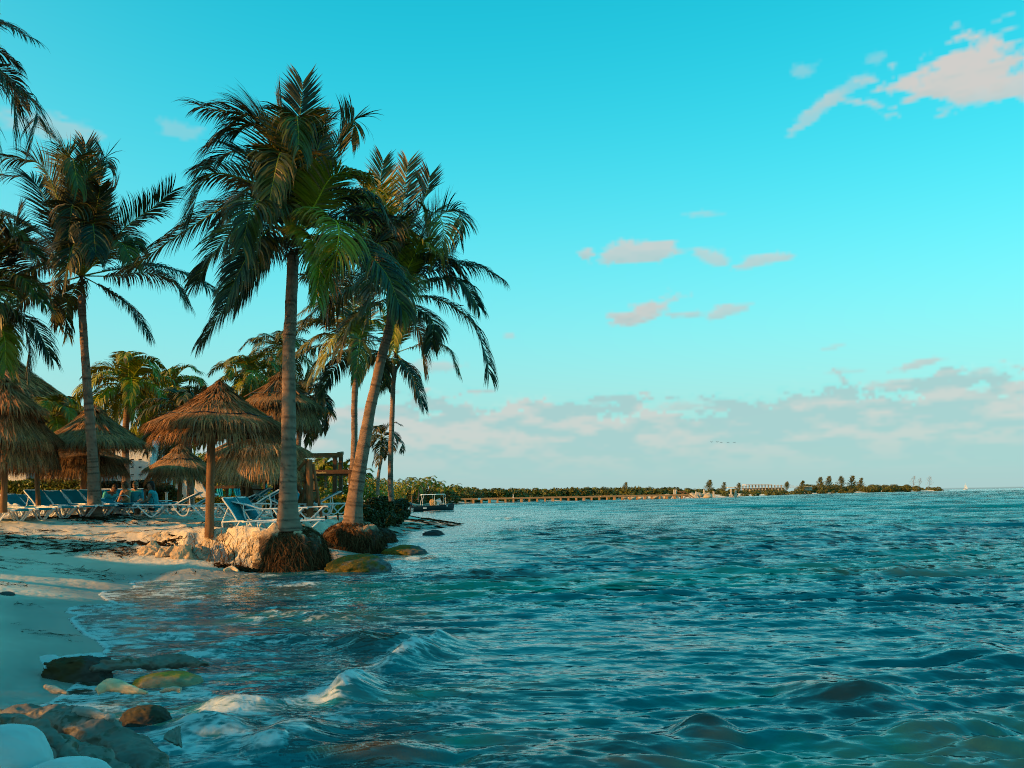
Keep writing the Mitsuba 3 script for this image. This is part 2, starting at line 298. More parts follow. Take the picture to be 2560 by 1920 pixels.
for r in [([(1120, 1592), (1075, 1625), (1000, 1655), (960, 1690)], .17, .24, 1.15, .55, 1, .45), ([(955, 1688), (900, 1700), (860, 1735), (850, 1775)], .14, .22, 1.2, .5, 2, .5),
          ([(850, 1600), (930, 1618), (1010, 1612), (1075, 1600)], .14, .35, .25, .95, 3, .8),
          ([(700, 1790), (730, 1830), (700, 1880), (650, 1900)], .09, .22, .8, .5, 4, .6), ([(480, 1760), (560, 1775), (640, 1770), (730, 1760)], .06, .2, .75, .3, 5, .8),
          ([(420, 1800), (520, 1825), (600, 1840), (670, 1880)], .05, .2, .7, .3, 6, .9), ([(760, 1900), (1140, 1886)], .06, .25, .0, .9, 7, 1),
          ([(1050, 1443), (1400, 1436)], .14, .5, .25, .75, 8, .6), ([(1930, 1732), (2300, 1750)], .11, .42, .06, .95, 9, .7),
          ([(1670, 1832), (1850, 1830)], .07, .3, .05, .7, 10, .8), ([(1140, 1912), (1760, 1890)], .05, .3, .03, .8, 11, .8),
          ([(820, 1430), (900, 1425), (980, 1410), (1060, 1395)], .06, .5, .5, .4, 12, .7), ([(560, 1470), (680, 1458), (800, 1462), (900, 1450)], .03, .5, .4, .5, 13, .8),
          ([(1205, 1301), (1260, 1300), (1310, 1300)], .20, 1.0, .62, .9, 14, .7), ([(1265, 1333), (1300, 1330), (1330, 1331)], .18, .8, .66, .8, 15, .7), ([(1385, 1308), (1420, 1306), (1440, 1307)], .15, .9, .5, .8, 16, .7),
          ([(1440, 1364), (1600, 1398)], .14, .6, .0, .1, 17, .6), ([(560, 1555), (680, 1540), (800, 1548), (930, 1560)], .08, .35, .35, .55, 18, .8),
          ([(2050, 1448), (2540, 1425)], .10, .6, .05, .3, 19, .6), ([(480, 1640), (600, 1610), (740, 1600), (850, 1610)], .07, .3, .3, .6, 20, .8),
          ([(300, 1600), (420, 1590), (520, 1600)], .03, .2, .8, .3, 22, .9), ([(440, 1800), (640, 1835)], .03, .42, .62, .2, 28, .9), ([(520, 1765), (760, 1790)], .03, .40, .6, .2, 29, .9), ([(600, 1870), (720, 1860)], .04, .22, .7, .3, 30, .9), ([(200, 1530), (520, 1525)], .02, .4, .45, .1, 31, 1), ([(300, 1480), (560, 1478)], .02, .4, .42, .1, 32, 1), ([(2300, 1645), (2600, 1638)], .09, .5, .0, .2, 23, .6), ([(2200, 1850), (2600, 1830)], .08, .4, .0, .2, 24, .6),
          ([(1960, 1332), (2160, 1320)], .12, .9, 0, 0, 25, .6), ([(870, 1365), (960, 1350), (1040, 1345)], .08, .5, .6, .3, 26, .8), ([(1000, 1398), (1180, 1408)], .1, .5, .1, .6, 27, .8)]:
    ridge(*r)
# foam: swash rim, drifting patches over the shallows, breakers
n_a = meshkit.fbm(PX * np.array([2.4, 3.4, 1]), 5, 41); n_b = meshkit.fbm(PX * np.array([6.5, 9, 1]), 4, 43); n_c = meshkit.fbm(PX * .8, 3, 47)
sea = -WSD
rim = np.exp(-((sea - .035) / .04) ** 2) * (.55 + .9 * n_a) * (RR < 24) + .5 * np.exp(-((sea - .3) / .25) ** 2) * n_a * (RR < 60)
patch = np.clip((n_a - .44) * 4, 0, 1) * np.exp(-np.maximum(sea - .3, 0) / 2.8) * (RR < 40) * .8
lace = np.clip(1 - np.abs(n_b - .5) * 9, 0, 1) * np.exp(-np.maximum(sea - .5, 0) / 2.2) * .7 * (RR < 25)
foam = np.clip(np.maximum.reduce([foam * (.55 + .9 * n_b), rim, patch * (.5 + n_b), lace * n_c * 1.6]), 0, .66)
foam = np.maximum(foam, .34 * np.exp(-np.maximum(sea, 0) / 2.6) * (sea > 0) * (RR < 40) * (.6 + .8 * n_c))
foam = np.maximum(foam, np.clip(np.exp(-((sea - .03) / .035) ** 2) * (.55 + .9 * n_a) * (RR < 24), 0, 1))
lump = foam * sstep(.3, .8, foam)
n_f = meshkit.fbm(PX * np.array([15, 18, 1]), 3, 49)
H += lump * (.06 * (n_b - .45) + .055 * (n_f - .5) + .012) * sstep(0.0, .25, depth + .05) * (RR < 30)
H += np.where(depth > 0, .012, 0.0) * np.exp(-np.maximum(sea, 0) / .3)
murk = np.clip(murk + np.exp(-np.maximum(sea, 0) / .4) * .5 + np.clip((n_c - .46) * 3.2, 0, .8) * np.exp(-np.maximum(sea - 1, 0) / 4), 0, 1)
H = np.where(sea < -1.2, -1.0, H)
def fm(p, uv): return dr.clip((uv.x - p.x) * 100, 0, 1), dr.clip((uv.y - p.y) * 100, 0, 1)
def water_foam(p, uv):
    foam_ = fm(p, uv)[0]
    w1, w2 = dfbm(p.x * 1.7, p.y * 2.3, 5, 3) * 1.6, dfbm(p.x * 2.1, p.y * 2.2, 9, 3) * 1.6
    lace_ = 1 - dr.abs(2 * dnoise(p.x * 7 + w1 * 3, p.y * 11 + w2 * 3, 1.5) - 1); fine = 1 - dr.abs(2 * dnoise(p.x * 21 + w2 * 5, p.y * 30 + w1 * 5, p.z * 9) - 1)
    return dr.clip(foam_ + ((lace_ - .66) * .85 + (fine - .6) * .55 + (dfbm(p.x * 5, p.y * 7, 3, 3) - .5) * .8) * dstep(.02, .3, foam_), 0, 1)
def water_col(p, n, uv):
    f = water_foam(p, uv); murk_ = fm(p, uv)[1]
    deep = dmix((.000, .056, .073), (.000, .098, .120), dnoise(p.x * .25, p.y * .12, 0))
    shoal = dmix(deep, (.006, .17, .19), dr.clip(fm(p, uv)[0] * 1.6, 0, .9)); body = dmix(shoal, (.055, .036, .022), murk_)
    return dmix(body, (.46, .52, .52), dstep(.42, .98, f))
M_WATER = M('water', two({'type': 'bumpmap', 'scale': .015, 'bump': mikit.proc(lambda p, n, uv: dfbm(p.x * 6 + 2 * dnoise(p.x * 2, p.y * 2, 4), p.y * 12, 2, 4), eps=.012), 'nested': principled(mikit.proc(water_col), mikit.proc(lambda p, n, uv: .055 + .5 * dstep(.25, .8, fm(p, uv)[0])), .26)}))
key = struct('sea', 'choppy teal sea with small breakers and foam along the shore', 'sea')
put(key, grid_mesh(np.stack([WX, WY, H], -1)[:, ::-1]), M_WATER, True, uv=np.stack([(WX + .01 * foam)[:, ::-1].ravel(), (WY + .01 * murk)[:, ::-1].ravel()], -1))
# ---------------------------------------------------------------- coconut palms
WIND = np.array([-.55, -.1, 0.0])
LEAF_GREEN, LEAF_OLIVE, LEAF_DRY = np.array([.009, .016, .005]), np.array([.120, .118, .004]), np.array([.20, .12, .045])
FRONDS = 0
def frond_mesh(ctrl, seed, n=74, L=1.16, W=.041, droop=.55, olive=.3, wind=.25, segs=4, vee=.25, folded=.0):
    """one pinnate leaf: leaflets along a curved midrib; returns (leaflets, colours, midrib)"""
    r = np.random.default_rng(seed)
    path = catmull(ctrl, 40); seg = np.linalg.norm(np.diff(path, axis=0), axis=1); s = np.concatenate([[0], np.cumsum(seg)]); total = s[-1]; s /= total
    t0 = .17
    u = np.linspace(t0, .995, n) + r.normal(0, .003, n); u = np.clip(u, 0, 1)
    P = np.stack([np.interp(u, s, path[:, k]) for k in range(3)], -1)
    tan = unit(np.gradient(path, axis=0)); Tn = unit(np.stack([np.interp(u, s, tan[:, k]) for k in range(3)], -1))
    # the upper side of the midrib stays upward where it can
    upref = np.array([0, 0, 1.0]) + .15 * r.normal(0, 1, 3)
    side0 = unit(np.cross(Tn, upref)); 
    # keep the side vector continuous where the midrib turns over
    for i in range(1, n):
        if side0[i] @ side0[i - 1] < 0: side0[i] *= -1
    N = np.cross(side0, Tn)
    prof = np.clip((u - t0 + .03) / .22, .1, 1) ** .6 * (1 - .48 * u ** 2.2)
    V, Fc, C = [], [], []
    for sg in (-1, 1):
        keep = r.random(n) > .05
        k = np.where(keep)[0]; m = len(k)
        ang = np.radians(70 - 42 * u[k] ** 1.8 + r.normal(0, 2.5, m))
        S = side0[k] * sg
        d = unit(S * np.sin(ang)[:, None] + Tn[k] * np.cos(ang)[:, None] + N[k] * (vee - folded + r.normal(0, .06, m))[:, None])
        Ln = L * prof[k] * r.uniform(.86, 1.12, m) * (total / 4.0) ** .45
        p = P[k].copy(); pts = [p]; dirs = [d]
        dr_ = droop * 3.5 * r.uniform(.75, 1.2, m) * np.clip(1.05 - 1.15 * Tn[k, 2], .12, 1)
        for j in range(segs):
            f = (j + .6) / segs
            d = unit(d + (np.array([0, 0, -1.0]) * dr_[:, None] * f ** 1.1 + WIND * wind * f) * (1.35 / segs * 2.2 * .5) + r.normal(0, .018, (m, 3)))
            p = p + d * (Ln / segs)[:, None]; pts.append(p); dirs.append(d)
        pts = np.stack(pts, 1); dirs = np.stack(dirs, 1)                        # m, segs+1, 3
        wv = unit(np.cross(dirs, N[k][:, None] + .25 * r.normal(0, 1, (m, 1, 3))))
        wid = W * np.array([.45, 1, .95, .62, .06] if segs == 4 else ([.5, 1, .7, .06] if segs == 3 else [.6, .9, .06]))[None, :, None] * r.uniform(.75, 1.15, m)[:, None, None]
        a, b = pts - wv * wid / 2, pts + wv * wid / 2
        v = np.stack([a, b], 2).reshape(-1, 3)                                  # m, segs+1, 2
        base = (np.arange(m) * (segs + 1) * 2)[:, None, None]; q = np.arange(segs)[None, :, None] * 2
        f = np.concatenate([base + q + np.array([0, 1, 3]), base + q + np.array([0, 3, 2])], 1).reshape(-1, 3)
        V.append(v); Fc.append(f + sum(len(x) for x in V[:-1]))
        c = LEAF_GREEN + (LEAF_OLIVE - LEAF_GREEN) * np.clip(olive + r.normal(0, .18, m), 0, 2.2)[:, None]
        c = np.where((r.random(m) < .04)[:, None], LEAF_DRY, c) * r.uniform(.75, 1.25, m)[:, None]
        cc = np.repeat(c[:, None], (segs + 1) * 2, 1)
        tip = np.linspace(0, 1, segs + 1)[None, :, None].repeat(2, 2).reshape(1, -1, 1)
        cc = cc + (LEAF_DRY * .8 - cc) * (tip ** 5) * .5
        C.append(cc.reshape(-1, 3))
    mid = tube(path[::2], np.linspace(.036, .006, 20) * (total / 4.0) ** .5, 5, True, .7)
    return trimesh.Trimesh(np.vstack(V), np.vstack(Fc), process=False), np.vstack(C), mid

def add_frond(tree, ctrl, seed, ribs=True, **k):
    m, c, mid = frond_mesh(ctrl, seed, **k)
    rc = np.tile(LEAF_OLIVE * 2.0 * (.6 + .8 * k.get('olive', .3)), (len(mid.vertices), 1))
    if ribs:
        f = part(tree, 'frond', m, M_LEAF, False, color=c)
        put(f + '__midrib', mid, M_LEAF, False, color=rc)
    else:
        n = len(m.vertices)
        part(tree, 'frond', trimesh.Trimesh(np.vstack([m.vertices, mid.vertices]), np.vstack([m.faces, mid.faces + n]), process=False), M_LEAF, False, color=np.vstack([c, rc]))

def trunk_mesh(pts, radii, seed, sides=18, n=150, flare=0.0):
    path = catmull(pts, n); R = np.interp(np.linspace(0, 1, n), np.linspace(0, 1, len(radii)), radii)
    s = np.concatenate([[0], np.cumsum(np.linalg.norm(np.diff(path, axis=0), axis=1))])
    ring = (s / .085 + .6 * meshkit.fbm(np.stack([s * 2, s * 0, s * 0 + seed], -1), 2, seed)) % 1
    R = R * (1 + .035 * (1 - ring) ** 2)
    m = tube(path, R, sides, True)
    v = m.vertices.copy(); nz = meshkit.fbm(v * np.array([6, 6, 3]) + seed, 4, seed); body = v[:-2]
    c = np.repeat(path, sides, 0); body += (body - c) * ((nz[:-2] - .5) * .22)[:, None]
    if flare:
        w = np.exp(-np.repeat(s, sides) / .28); th = np.tile(np.linspace(0, 2 * np.pi, sides, endpoint=False), n)
        body += (body - c) * (w * flare * (.75 + .35 * np.sin(th * 5 + seed)))[:, None]
    v[:-2] = body
    rr = np.concatenate([np.repeat(ring, sides), [0, 0]])
    g = .55 + .9 * meshkit.fbm(v * np.array([9, 9, 16]) + seed * 7, 4, seed + 1); blot = meshkit.fbm(v * 3.5 + seed, 3, seed + 2)
    col = np.array([.20, .135, .10])[None] * (g * (.46 + .68 * sstep(.0, .25, rr)) * (.8 + .5 * blot))[:, None]
    pits = meshkit.noise(v * np.array([16, 16, 22]), seed + 4) > .80
    col = np.where(pits[:, None], col * .45, col)
    return trimesh.Trimesh(v, m.faces, process=False), col

def crown_base(tree, c, r, seed, nuts=0, fibre=True):
    """brown fibre sheath, leaf bases and coconuts round the growing point"""
    rr = np.random.default_rng(seed); ms, cs = [], []
    for i in range(22 if fibre else 10):
        a = rr.uniform(0, 6.28); e = rr.uniform(-.5, .9); d = np.array([math.cos(a) * math.cos(e), math.sin(a) * math.cos(e), math.sin(e)])
        p0 = c + d * r * .3 + [0, 0, rr.uniform(-.35, .1)]
        m = tube(catmull([p0, p0 + d * r * .9 + [0, 0, .05], p0 + d * r * 1.9 + [0, 0, rr.uniform(-.3, .25)]], 5), np.array([.05, .045, .03, .018, .006]), 4, True, .4)
        ms.append(m); k = rr.uniform(.4, 1.1); cs.append(np.tile(np.array([.12, .075, .04]) * k, (len(m.vertices), 1)))
    m = cat(*ms); part(tree, 'fibre_sheath', m, M_STRAW, False, color=np.vstack(cs))
    for i in range(nuts):
        a = rr.uniform(0, 6.28); p = c + [math.cos(a) * r * 1.5, math.sin(a) * r * 1.5, -.28 - .22 * rr.random()]
        n = ico(2, .105); n.vertices *= [1, 1, 1.25]; n.apply_translation(p)
        col = np.array([.16, .13, .02]) * rr.uniform(.7, 1.3)
        part(tree, 'coconut', n, M_SKIN, True, color=np.tile(col, (len(n.vertices), 1)))

def px_path(base, Y, pts):
    """midrib through surveyed points (px, py, metres nearer or farther than the crown)"""
    return [at(base[0], base[1], Y)] + [at(x, y, Y + dy) for x, y, dy in pts]
def random_fronds(tree, c, R, count, seed, emin=-.5, emax=1.35, ribs=False, **k):
    r = np.random.default_rng(seed)
    for i in range(count):
        az = i * 2.39996 + r.uniform(-.35, .35); f = (i + .5) / count
        el = emax + (emin - emax) * f ** .85 + r.uniform(-.1, .1)
        h = np.array([math.cos(az), math.sin(az), 0]); Ln = R * r.uniform(.85, 1.1) * (1 - .15 * max(el, 0) / 1.4)
        p1 = c + (h * math.cos(el) + np.array([0, 0, math.sin(el)])) * Ln * .36
        e2 = el - .55 - .25 * r.random(); p2 = p1 + (h * math.cos(e2) + np.array([0, 0, math.sin(e2)])) * Ln * .34 + WIND * .10 * Ln * .4
        e3 = max(e2 - .75 - .3 * r.random(), -1.45); p3 = p2 + (h * math.cos(e3) + np.array([0, 0, math.sin(e3)])) * Ln * .30 + WIND * .16 * Ln * .5
        add_frond(tree, [c, p1, p2, p3], seed * 100 + i, ribs, **k)

def make_palm(label, base, trunk, widths, Y, seed, fronds=(), filler=0, R=3.3, flare=.0, nuts=0, group=None, olive=.3, rand_el=(-.5, 1.3), dtop=0.0, name='coconut_palm', n=74, ribs=True, fill_kw={}, crown=None, **k):
    """trunk: pixels from the foot upwards; widths in pixels; Y distance of the foot, dtop leans the top nearer or farther"""
    tree = thing(name, label, 'palm tree', group)
    q = len(trunk); pts = [at(x, y, Y + dtop * i / (q - 1)) for i, (x, y) in enumerate(trunk)]
    pts[0] = pts[0] + [0, 0, -.15]
    rad = [w / 2 / FOCAL * Y for w in widths]
    m, c = trunk_mesh(pts, rad, seed, flare=flare); part(tree, 'trunk', m, M_BARK, True, color=c)
    Yc = Y + dtop; cb = crown or (trunk[-1][0], trunk[-1][1] - 22)
    C = at(cb[0], cb[1], Yc); crown_base(tree, C + [0, 0, -.1], rad[-1] * 1.1, seed, nuts)
    for i, fr in enumerate(fronds):
        kw = dict(olive=olive); kw.update(k)
        if isinstance(fr[-1], dict): kw.update(fr[-1]); fr = fr[:-1]
        add_frond(tree, px_path(cb, Yc, fr), seed * 1000 + i, ribs, n=n, **kw)
    if filler: random_fronds(tree, C, R, filler, seed + 5, rand_el[0], rand_el[1], ribs, olive=olive, n=n, **{**k, **fill_kw})
    return tree

SUNLIT = dict(olive=1.5); DRK = dict(olive=.1)  # sunlight on fronds put into leaf colour, the rest kept dark
make_palm('tallest coconut palm with straight trunk standing on the exposed root ball in front', None,
    [(722, 1312), (720, 1240), (721, 1157), (722, 1018), (722, 880), (727, 787), (731, 683), (733, 640)], [54, 44, 38, 34, 31.5, 30, 29, 29], 20.5, 11, flare=.35, crown=(735, 592), wind=.4, olive=.28, n=128, filler=3, R=3.7, rand_el=(.25, 1.0), fronds=[
    [(705, 380, .2), (620, 285, .4), (526, 365, .2), dict(L=1.35)],
    [(706, 410, .5), (645, 300, .9), (505, 268, 1.0), dict(L=1.25)],
    [(738, 400, -.5), (742, 290, -1.2), (748, 370, -1.8), dict(droop=.8, olive=.5)],
    [(712, 450, -.6), (700, 383, -1.3), (668, 530, -1.9), dict(droop=.9, olive=.45)],
    [(745, 400, .4), (750, 290, .5), (757, 208, .4), DRK],
    [(788, 470, .5), (842, 362, .9), (885, 298, .8), (878, 350, .6), dict(olive=.4)],
    [(785, 515, -.5), (836, 437, -.9), (918, 440, -1.0), SUNLIT],
    [(655, 475, -.3), (545, 432, -.6), (500, 470, -.8), (478, 545, -.9), dict(L=1.35, olive=.45)],
    [(600, 512, .5), (480, 566, .8), (325, 672, .8), dict(olive=.45)],
    [(650, 545, -.6), (560, 603, -1.1), (490, 705, -1.2), dict(olive=.35)],
    [(690, 612, .1), (600, 715, .2), (508, 848, .1), dict(droop=.8, olive=.3)],
    [(785, 555, -.7), (838, 552, -1.4), (846, 600, -1.8), (826, 690, -2.0), dict(olive=1.5, L=1.35)],
    [(860, 600, -.9), (955, 670, -1.4), (1003, 770, -1.6), dict(olive=.15, L=1.25)],
    [(810, 552, .6), (890, 538, 1.1), (972, 546, 1.2), dict(olive=.0, L=1.35)],
    [(722, 470, -.2), (690, 400, -.3), (655, 420, -.4), dict(droop=.9)], [(705, 520, .8), (620, 470, 1.5), (545, 560, 1.8), DRK], [(690, 470, .6), (600, 380, 1.1), (500, 420, 1.2), DRK],
    [(770, 480, -.3), (795, 370, -.5), (815, 330, -.5), DRK], [(760, 440, .9), (790, 330, 1.4), (830, 300, 1.6), DRK], [(700, 600, 1.0), (640, 650, 1.8), (590, 760, 2.2), DRK],
    [(760, 620, 1.0), (800, 680, 1.6), (810, 790, 1.9), DRK], [(775, 590, -1.1), (800, 640, -1.8), (790, 740, -2.2), SUNLIT], [(680, 570, -.9), (620, 640, -1.6), (570, 740, -1.9), DRK],
    [(715, 400, .5), (700, 290, .8), (690, 240, .9), DRK], [(690, 380, .2), (640, 310, .4), (575, 330, .3), dict(olive=.2)]])

make_palm('coconut palm whose curved trunk leans right from a root mound beside the tallest palm', None,
    [(880, 1300), (889, 1235), (903, 1150), (922, 1040), (936, 975), (955, 890), (968, 845), (975, 812), (980, 775)], [44, 38, 32, 28, 25, 24, 23, 22, 20], 26.5, 13, flare=.35, crown=(984, 742), olive=.4, n=112, wind=.15, filler=3, R=3.5, rand_el=(.2, 1.0), fronds=[
    [(965, 560, .3), (952, 460, .3), (958, 405, .2), dict(olive=.4)], [(1000, 570, .5), (1012, 470, .7), (1020, 408, .7), dict(olive=.35)],
    [(935, 560, -.6), (905, 480, -1.0), (885, 540, -1.3), SUNLIT], [(950, 540, -.7), (940, 470, -1.2), (928, 545, -1.6), SUNLIT], [(930, 600, .4), (870, 490, .6), (800, 480, .5), dict(olive=.5)],
    [(1035, 640, .3), (1066, 555, .4), (1088, 533, .1), (1108, 568, -.4), (1100, 640, -.8), dict(olive=.8, L=1.25)], [(1050, 640, .6), (1100, 540, .9), (1148, 530, .8), (1150, 600, .5), DRK],
    [(1030, 650, -.6), (1052, 605, -1.0), (1080, 620, -1.2), dict(olive=1.5)], [(1055, 688, .2), (1145, 661, .3), (1205, 668, .2), (1250, 695, .1), dict(olive=.0, droop=.85, L=1.1)],
    [(1070, 702, -.3), (1150, 703, -.5), (1195, 765, -.7), dict(olive=.1, droop=.8)], [(1085, 745, .2), (1170, 795, .3), (1212, 880, .2), (1222, 935, .1), dict(olive=.15, droop=.6)],
    [(1040, 770, -.6), (1080, 800, -.9), (1080, 862, -1.1), dict(olive=.1)], [(900, 715, -.6), (830, 745, -1.0), (770, 795, -1.2), dict(olive=.5, droop=.7)],
    [(940, 760, -.9), (880, 800, -1.5), (850, 880, -1.8), dict(olive=.7)], [(1000, 690, -1.0), (1015, 690, -1.9), (1000, 790, -2.5), dict(olive=.8)], [(960, 640, -.9), (945, 610, -1.7), (930, 700, -2.2), dict(olive=.3)],
    [(990, 600, -.6), (985, 555, -1.1), (975, 640, -1.6), DRK], [(1020, 590, .0), (1060, 500, .1), (1075, 440, .0), dict(olive=.2)], [(930, 690, .6), (850, 640, 1.0), (780, 680, 1.1), dict(olive=.5)],
    [(1000, 780, .8), (1050, 830, 1.4), (1060, 920, 1.6), DRK], [(930, 680, 1.2), (880, 620, 2.0), (840, 680, 2.4), DRK], [(960, 620, .9), (990, 520, 1.5), (1040, 480, 1.7), DRK], [(1040, 660, 1.2), (1100, 640, 2.0), (1130, 720, 2.3), DRK]])

make_palm('slim straight coconut palm with hanging green nuts left of the leaning trunk', None,
    [(884, 1275), (884, 1180), (886, 1100), (886, 1013), (890, 930), (891, 895)], [26, 19, 16, 15.5, 15, 14], 36.0, 17, crown=(884, 868), nuts=4, olive=1.1, n=72, ribs=False, W=.052, L=1.15, droop=.8, fronds=[
    [(902, 830, -.4), (922, 803, -.8), (950, 812, -1.0), dict(olive=1.5)], [(845, 845, .2), (800, 838, .3), (745, 880, .2), dict(olive=.8)], [(860, 800, -.3), (800, 760, -.6), (740, 790, -.7), dict(olive=.8)],
    [(870, 780, .4), (830, 700, .6), (760, 690, .6), dict(olive=.6)], [(885, 770, .2), (880, 690, .3), (850, 640, .2), dict(olive=.4)], [(905, 800, .6), (930, 730, 1.0), (960, 700, 1.1), DRK],
    [(850, 880, -.8), (800, 900, -1.3), (770, 970, -1.6), dict(olive=.9)], [(860, 890, .5), (830, 930, .8), (800, 985, .9), DRK], [(915, 880, .8), (950, 900, 1.3), (965, 960, 1.5), DRK], [(865, 850, -1.2), (835, 840, -2.1), (800, 930, -2.7), dict(olive=1.5)],
    [(840, 810, .8), (770, 800, 1.4), (705, 830, 1.6), dict(olive=.6)], [(895, 860, -1.3), (900, 850, -2.2), (890, 940, -2.8), dict(olive=.8)], [(835, 860, .6), (760, 880, 1.0), (690, 940, 1.2), dict(olive=.8)], [(850, 830, -.6), (790, 800, -1.0), (720, 850, -1.2), dict(olive=.7)]])

make_palm('slender grey coconut palm behind the leaning trunk with fronds arching over the water', None,
    [(978, 1245), (976, 1180), (978, 1100), (981, 1020), (983, 960), (988, 915)], [15, 13, 12.5, 12, 12, 12], 41.0, 19, crown=(990, 882), olive=.5, n=72, ribs=False, W=.052, L=1.15, droop=.8, nuts=3, fronds=[
    [(1030, 868, .2), (1072, 857, .3), (1120, 872, .2), (1145, 930, .1), dict(olive=.45)], [(1012, 912, -.3), (1040, 960, -.5), (1058, 1015, -.6), dict(olive=.0, L=1.25)], [(996, 850, -.4), (1022, 808, -.8), (1056, 797, -.9), dict(olive=.9)],
    [(970, 830, .2), (950, 770, .4), (915, 760, .4), SUNLIT], [(1000, 810, .6), (1020, 740, 1.0), (1060, 720, 1.2), DRK], [(965, 890, -.4), (930, 900, -.7), (900, 950, -.9), dict(olive=.8)], [(1005, 905, .8), (1030, 930, 1.4), (1040, 990, 1.6), DRK],
    [(985, 840, -.9), (990, 800, -1.6), (985, 870, -2.2), SUNLIT], [(960, 860, .9), (920, 840, 1.5), (880, 880, 1.8), DRK], [(975, 905, .4), (960, 950, .7), (945, 990, .8), dict(olive=.6)]])

make_palm('small dark far palm with a thin bent stem between the two slim trunks', None, [(944, 1232), (946, 1190), (953, 1150), (957, 1118)], [9, 8, 7, 7], 62.0, 23, filler=16, R=2.1, olive=.1, n=34, ribs=False, L=.95, W=.06, rand_el=(-.8, 1.2), crown=(955, 1095))

make_palm('coconut palm at left growing up through the thatched shelters beside the stacked loungers', None,
    [(237, 1286), (234, 1215), (231, 1134), (222, 1018), (212, 880), (206, 790), (204, 740)], [34, 28, 25, 21.5, 19.5, 18, 18], 27.0, 29, flare=.3, crown=(205, 690), olive=.22, wind=.5, n=116, dtop=-.3, filler=3, R=3.7, rand_el=(.25, 1.0), fronds=[
    [(185, 500, .2), (165, 385, .3), (108, 322, .2), dict(olive=.45)], [(150, 510, -.2), (100, 412, -.4), (20, 395, -.5), dict(olive=.45)], [(150, 570, .3), (85, 455, .5), (15, 440, .4), dict(olive=.2)],
    [(190, 580, -.7), (182, 512, -1.5), (168, 610, -2.0), dict(droop=.9, olive=.1)], [(188, 490, -.4), (182, 396, -.9), (196, 470, -1.4), dict(droop=1.2, olive=.6)], [(208, 500, .2), (213, 420, .3), (214, 362, .2), DRK],
    [(235, 530, .3), (260, 400, .4), (270, 420, .1), DRK], [(270, 612, .4), (330, 555, .7), (385, 517, .7), (430, 478, .6), DRK], [(262, 635, -.7), (303, 607, -1.1), (332, 660, -1.4), dict(olive=.7)],
    [(285, 690, .5), (362, 682, .9), (430, 702, 1.0), (466, 756, .9), dict(olive=.2)], [(280, 675, .9), (380, 664, 1.6), (480, 692, 1.8), (566, 752, 1.9), DRK], [(262, 722, .1), (325, 768, .1), (370, 836, .0), dict(olive=.1)],
    [(130, 660, -.9), (60, 688, -1.5), (-10, 740, -1.7), dict(olive=.5)], [(120, 600, .3), (50, 553, .5), (-20, 530, .5), dict(olive=.7)], [(185, 725, .5), (165, 770, .8), (168, 832, .9), dict(olive=.5)], [(110, 720, .6), (50, 760, 1.0), (10, 830, 1.1), DRK],
    [(230, 590, -.5), (245, 500, -.9), (250, 470, -1.2), DRK], [(195, 600, .8), (170, 500, 1.3), (130, 470, 1.5), DRK], [(240, 600, .9), (270, 500, 1.5), (290, 470, 1.7), DRK], [(215, 560, -.3), (222, 440, -.5), (235, 400, -.6), DRK], [(130, 640, 1.1), (70, 600, 1.9), (20, 640, 2.2), DRK], [(225, 610, -1.0), (232, 560, -1.8), (240, 640, -2.4), DRK]])

make_palm('palm at the left edge, only its drooping right hand fronds in the picture', None, [(-95, 1290), (-80, 1000), (-60, 800)], [34, 26, 24], 25.0, 31, crown=(-62, 745), olive=.35, n=100, fronds=[
    [(0, 770, .2), (80, 808, .2), (128, 895, .2), dict(olive=.1)], [(-20, 690, .4), (30, 600, .6), (46, 520, .5), DRK], [(-10, 700, -.4), (50, 690, -.7), (110, 760, -.9), dict(olive=.4)], [(-20, 780, -.3), (10, 840, -.6), (15, 920, -.7), SUNLIT],
    [(-10, 660, .8), (60, 620, 1.3), (120, 660, 1.5), DRK], [(-30, 640, 0), (0, 560, 0), (60, 590, 0), dict(olive=.7)], [(-30, 790, .4), (0, 860, .7), (30, 930, .8), dict(olive=.6)]], filler=10, R=3.2)
make_palm('tall palm beyond the left edge with one frond hanging into the top left corner', None, [(-330, 1300), (-260, 700), (-190, 260)], [38, 28, 24], 21.0, 37, crown=(-180, 205), olive=.2, n=78, wind=.1, fronds=[
    [(-80, 130, .2), (10, 205, .2), (38, 275, .2), (33, 330, .2), dict(L=1.35)], [(-90, 110, .5), (-20, 118, .7), (42, 160, .8), dict(L=1.0)]], filler=14, R=3.6)

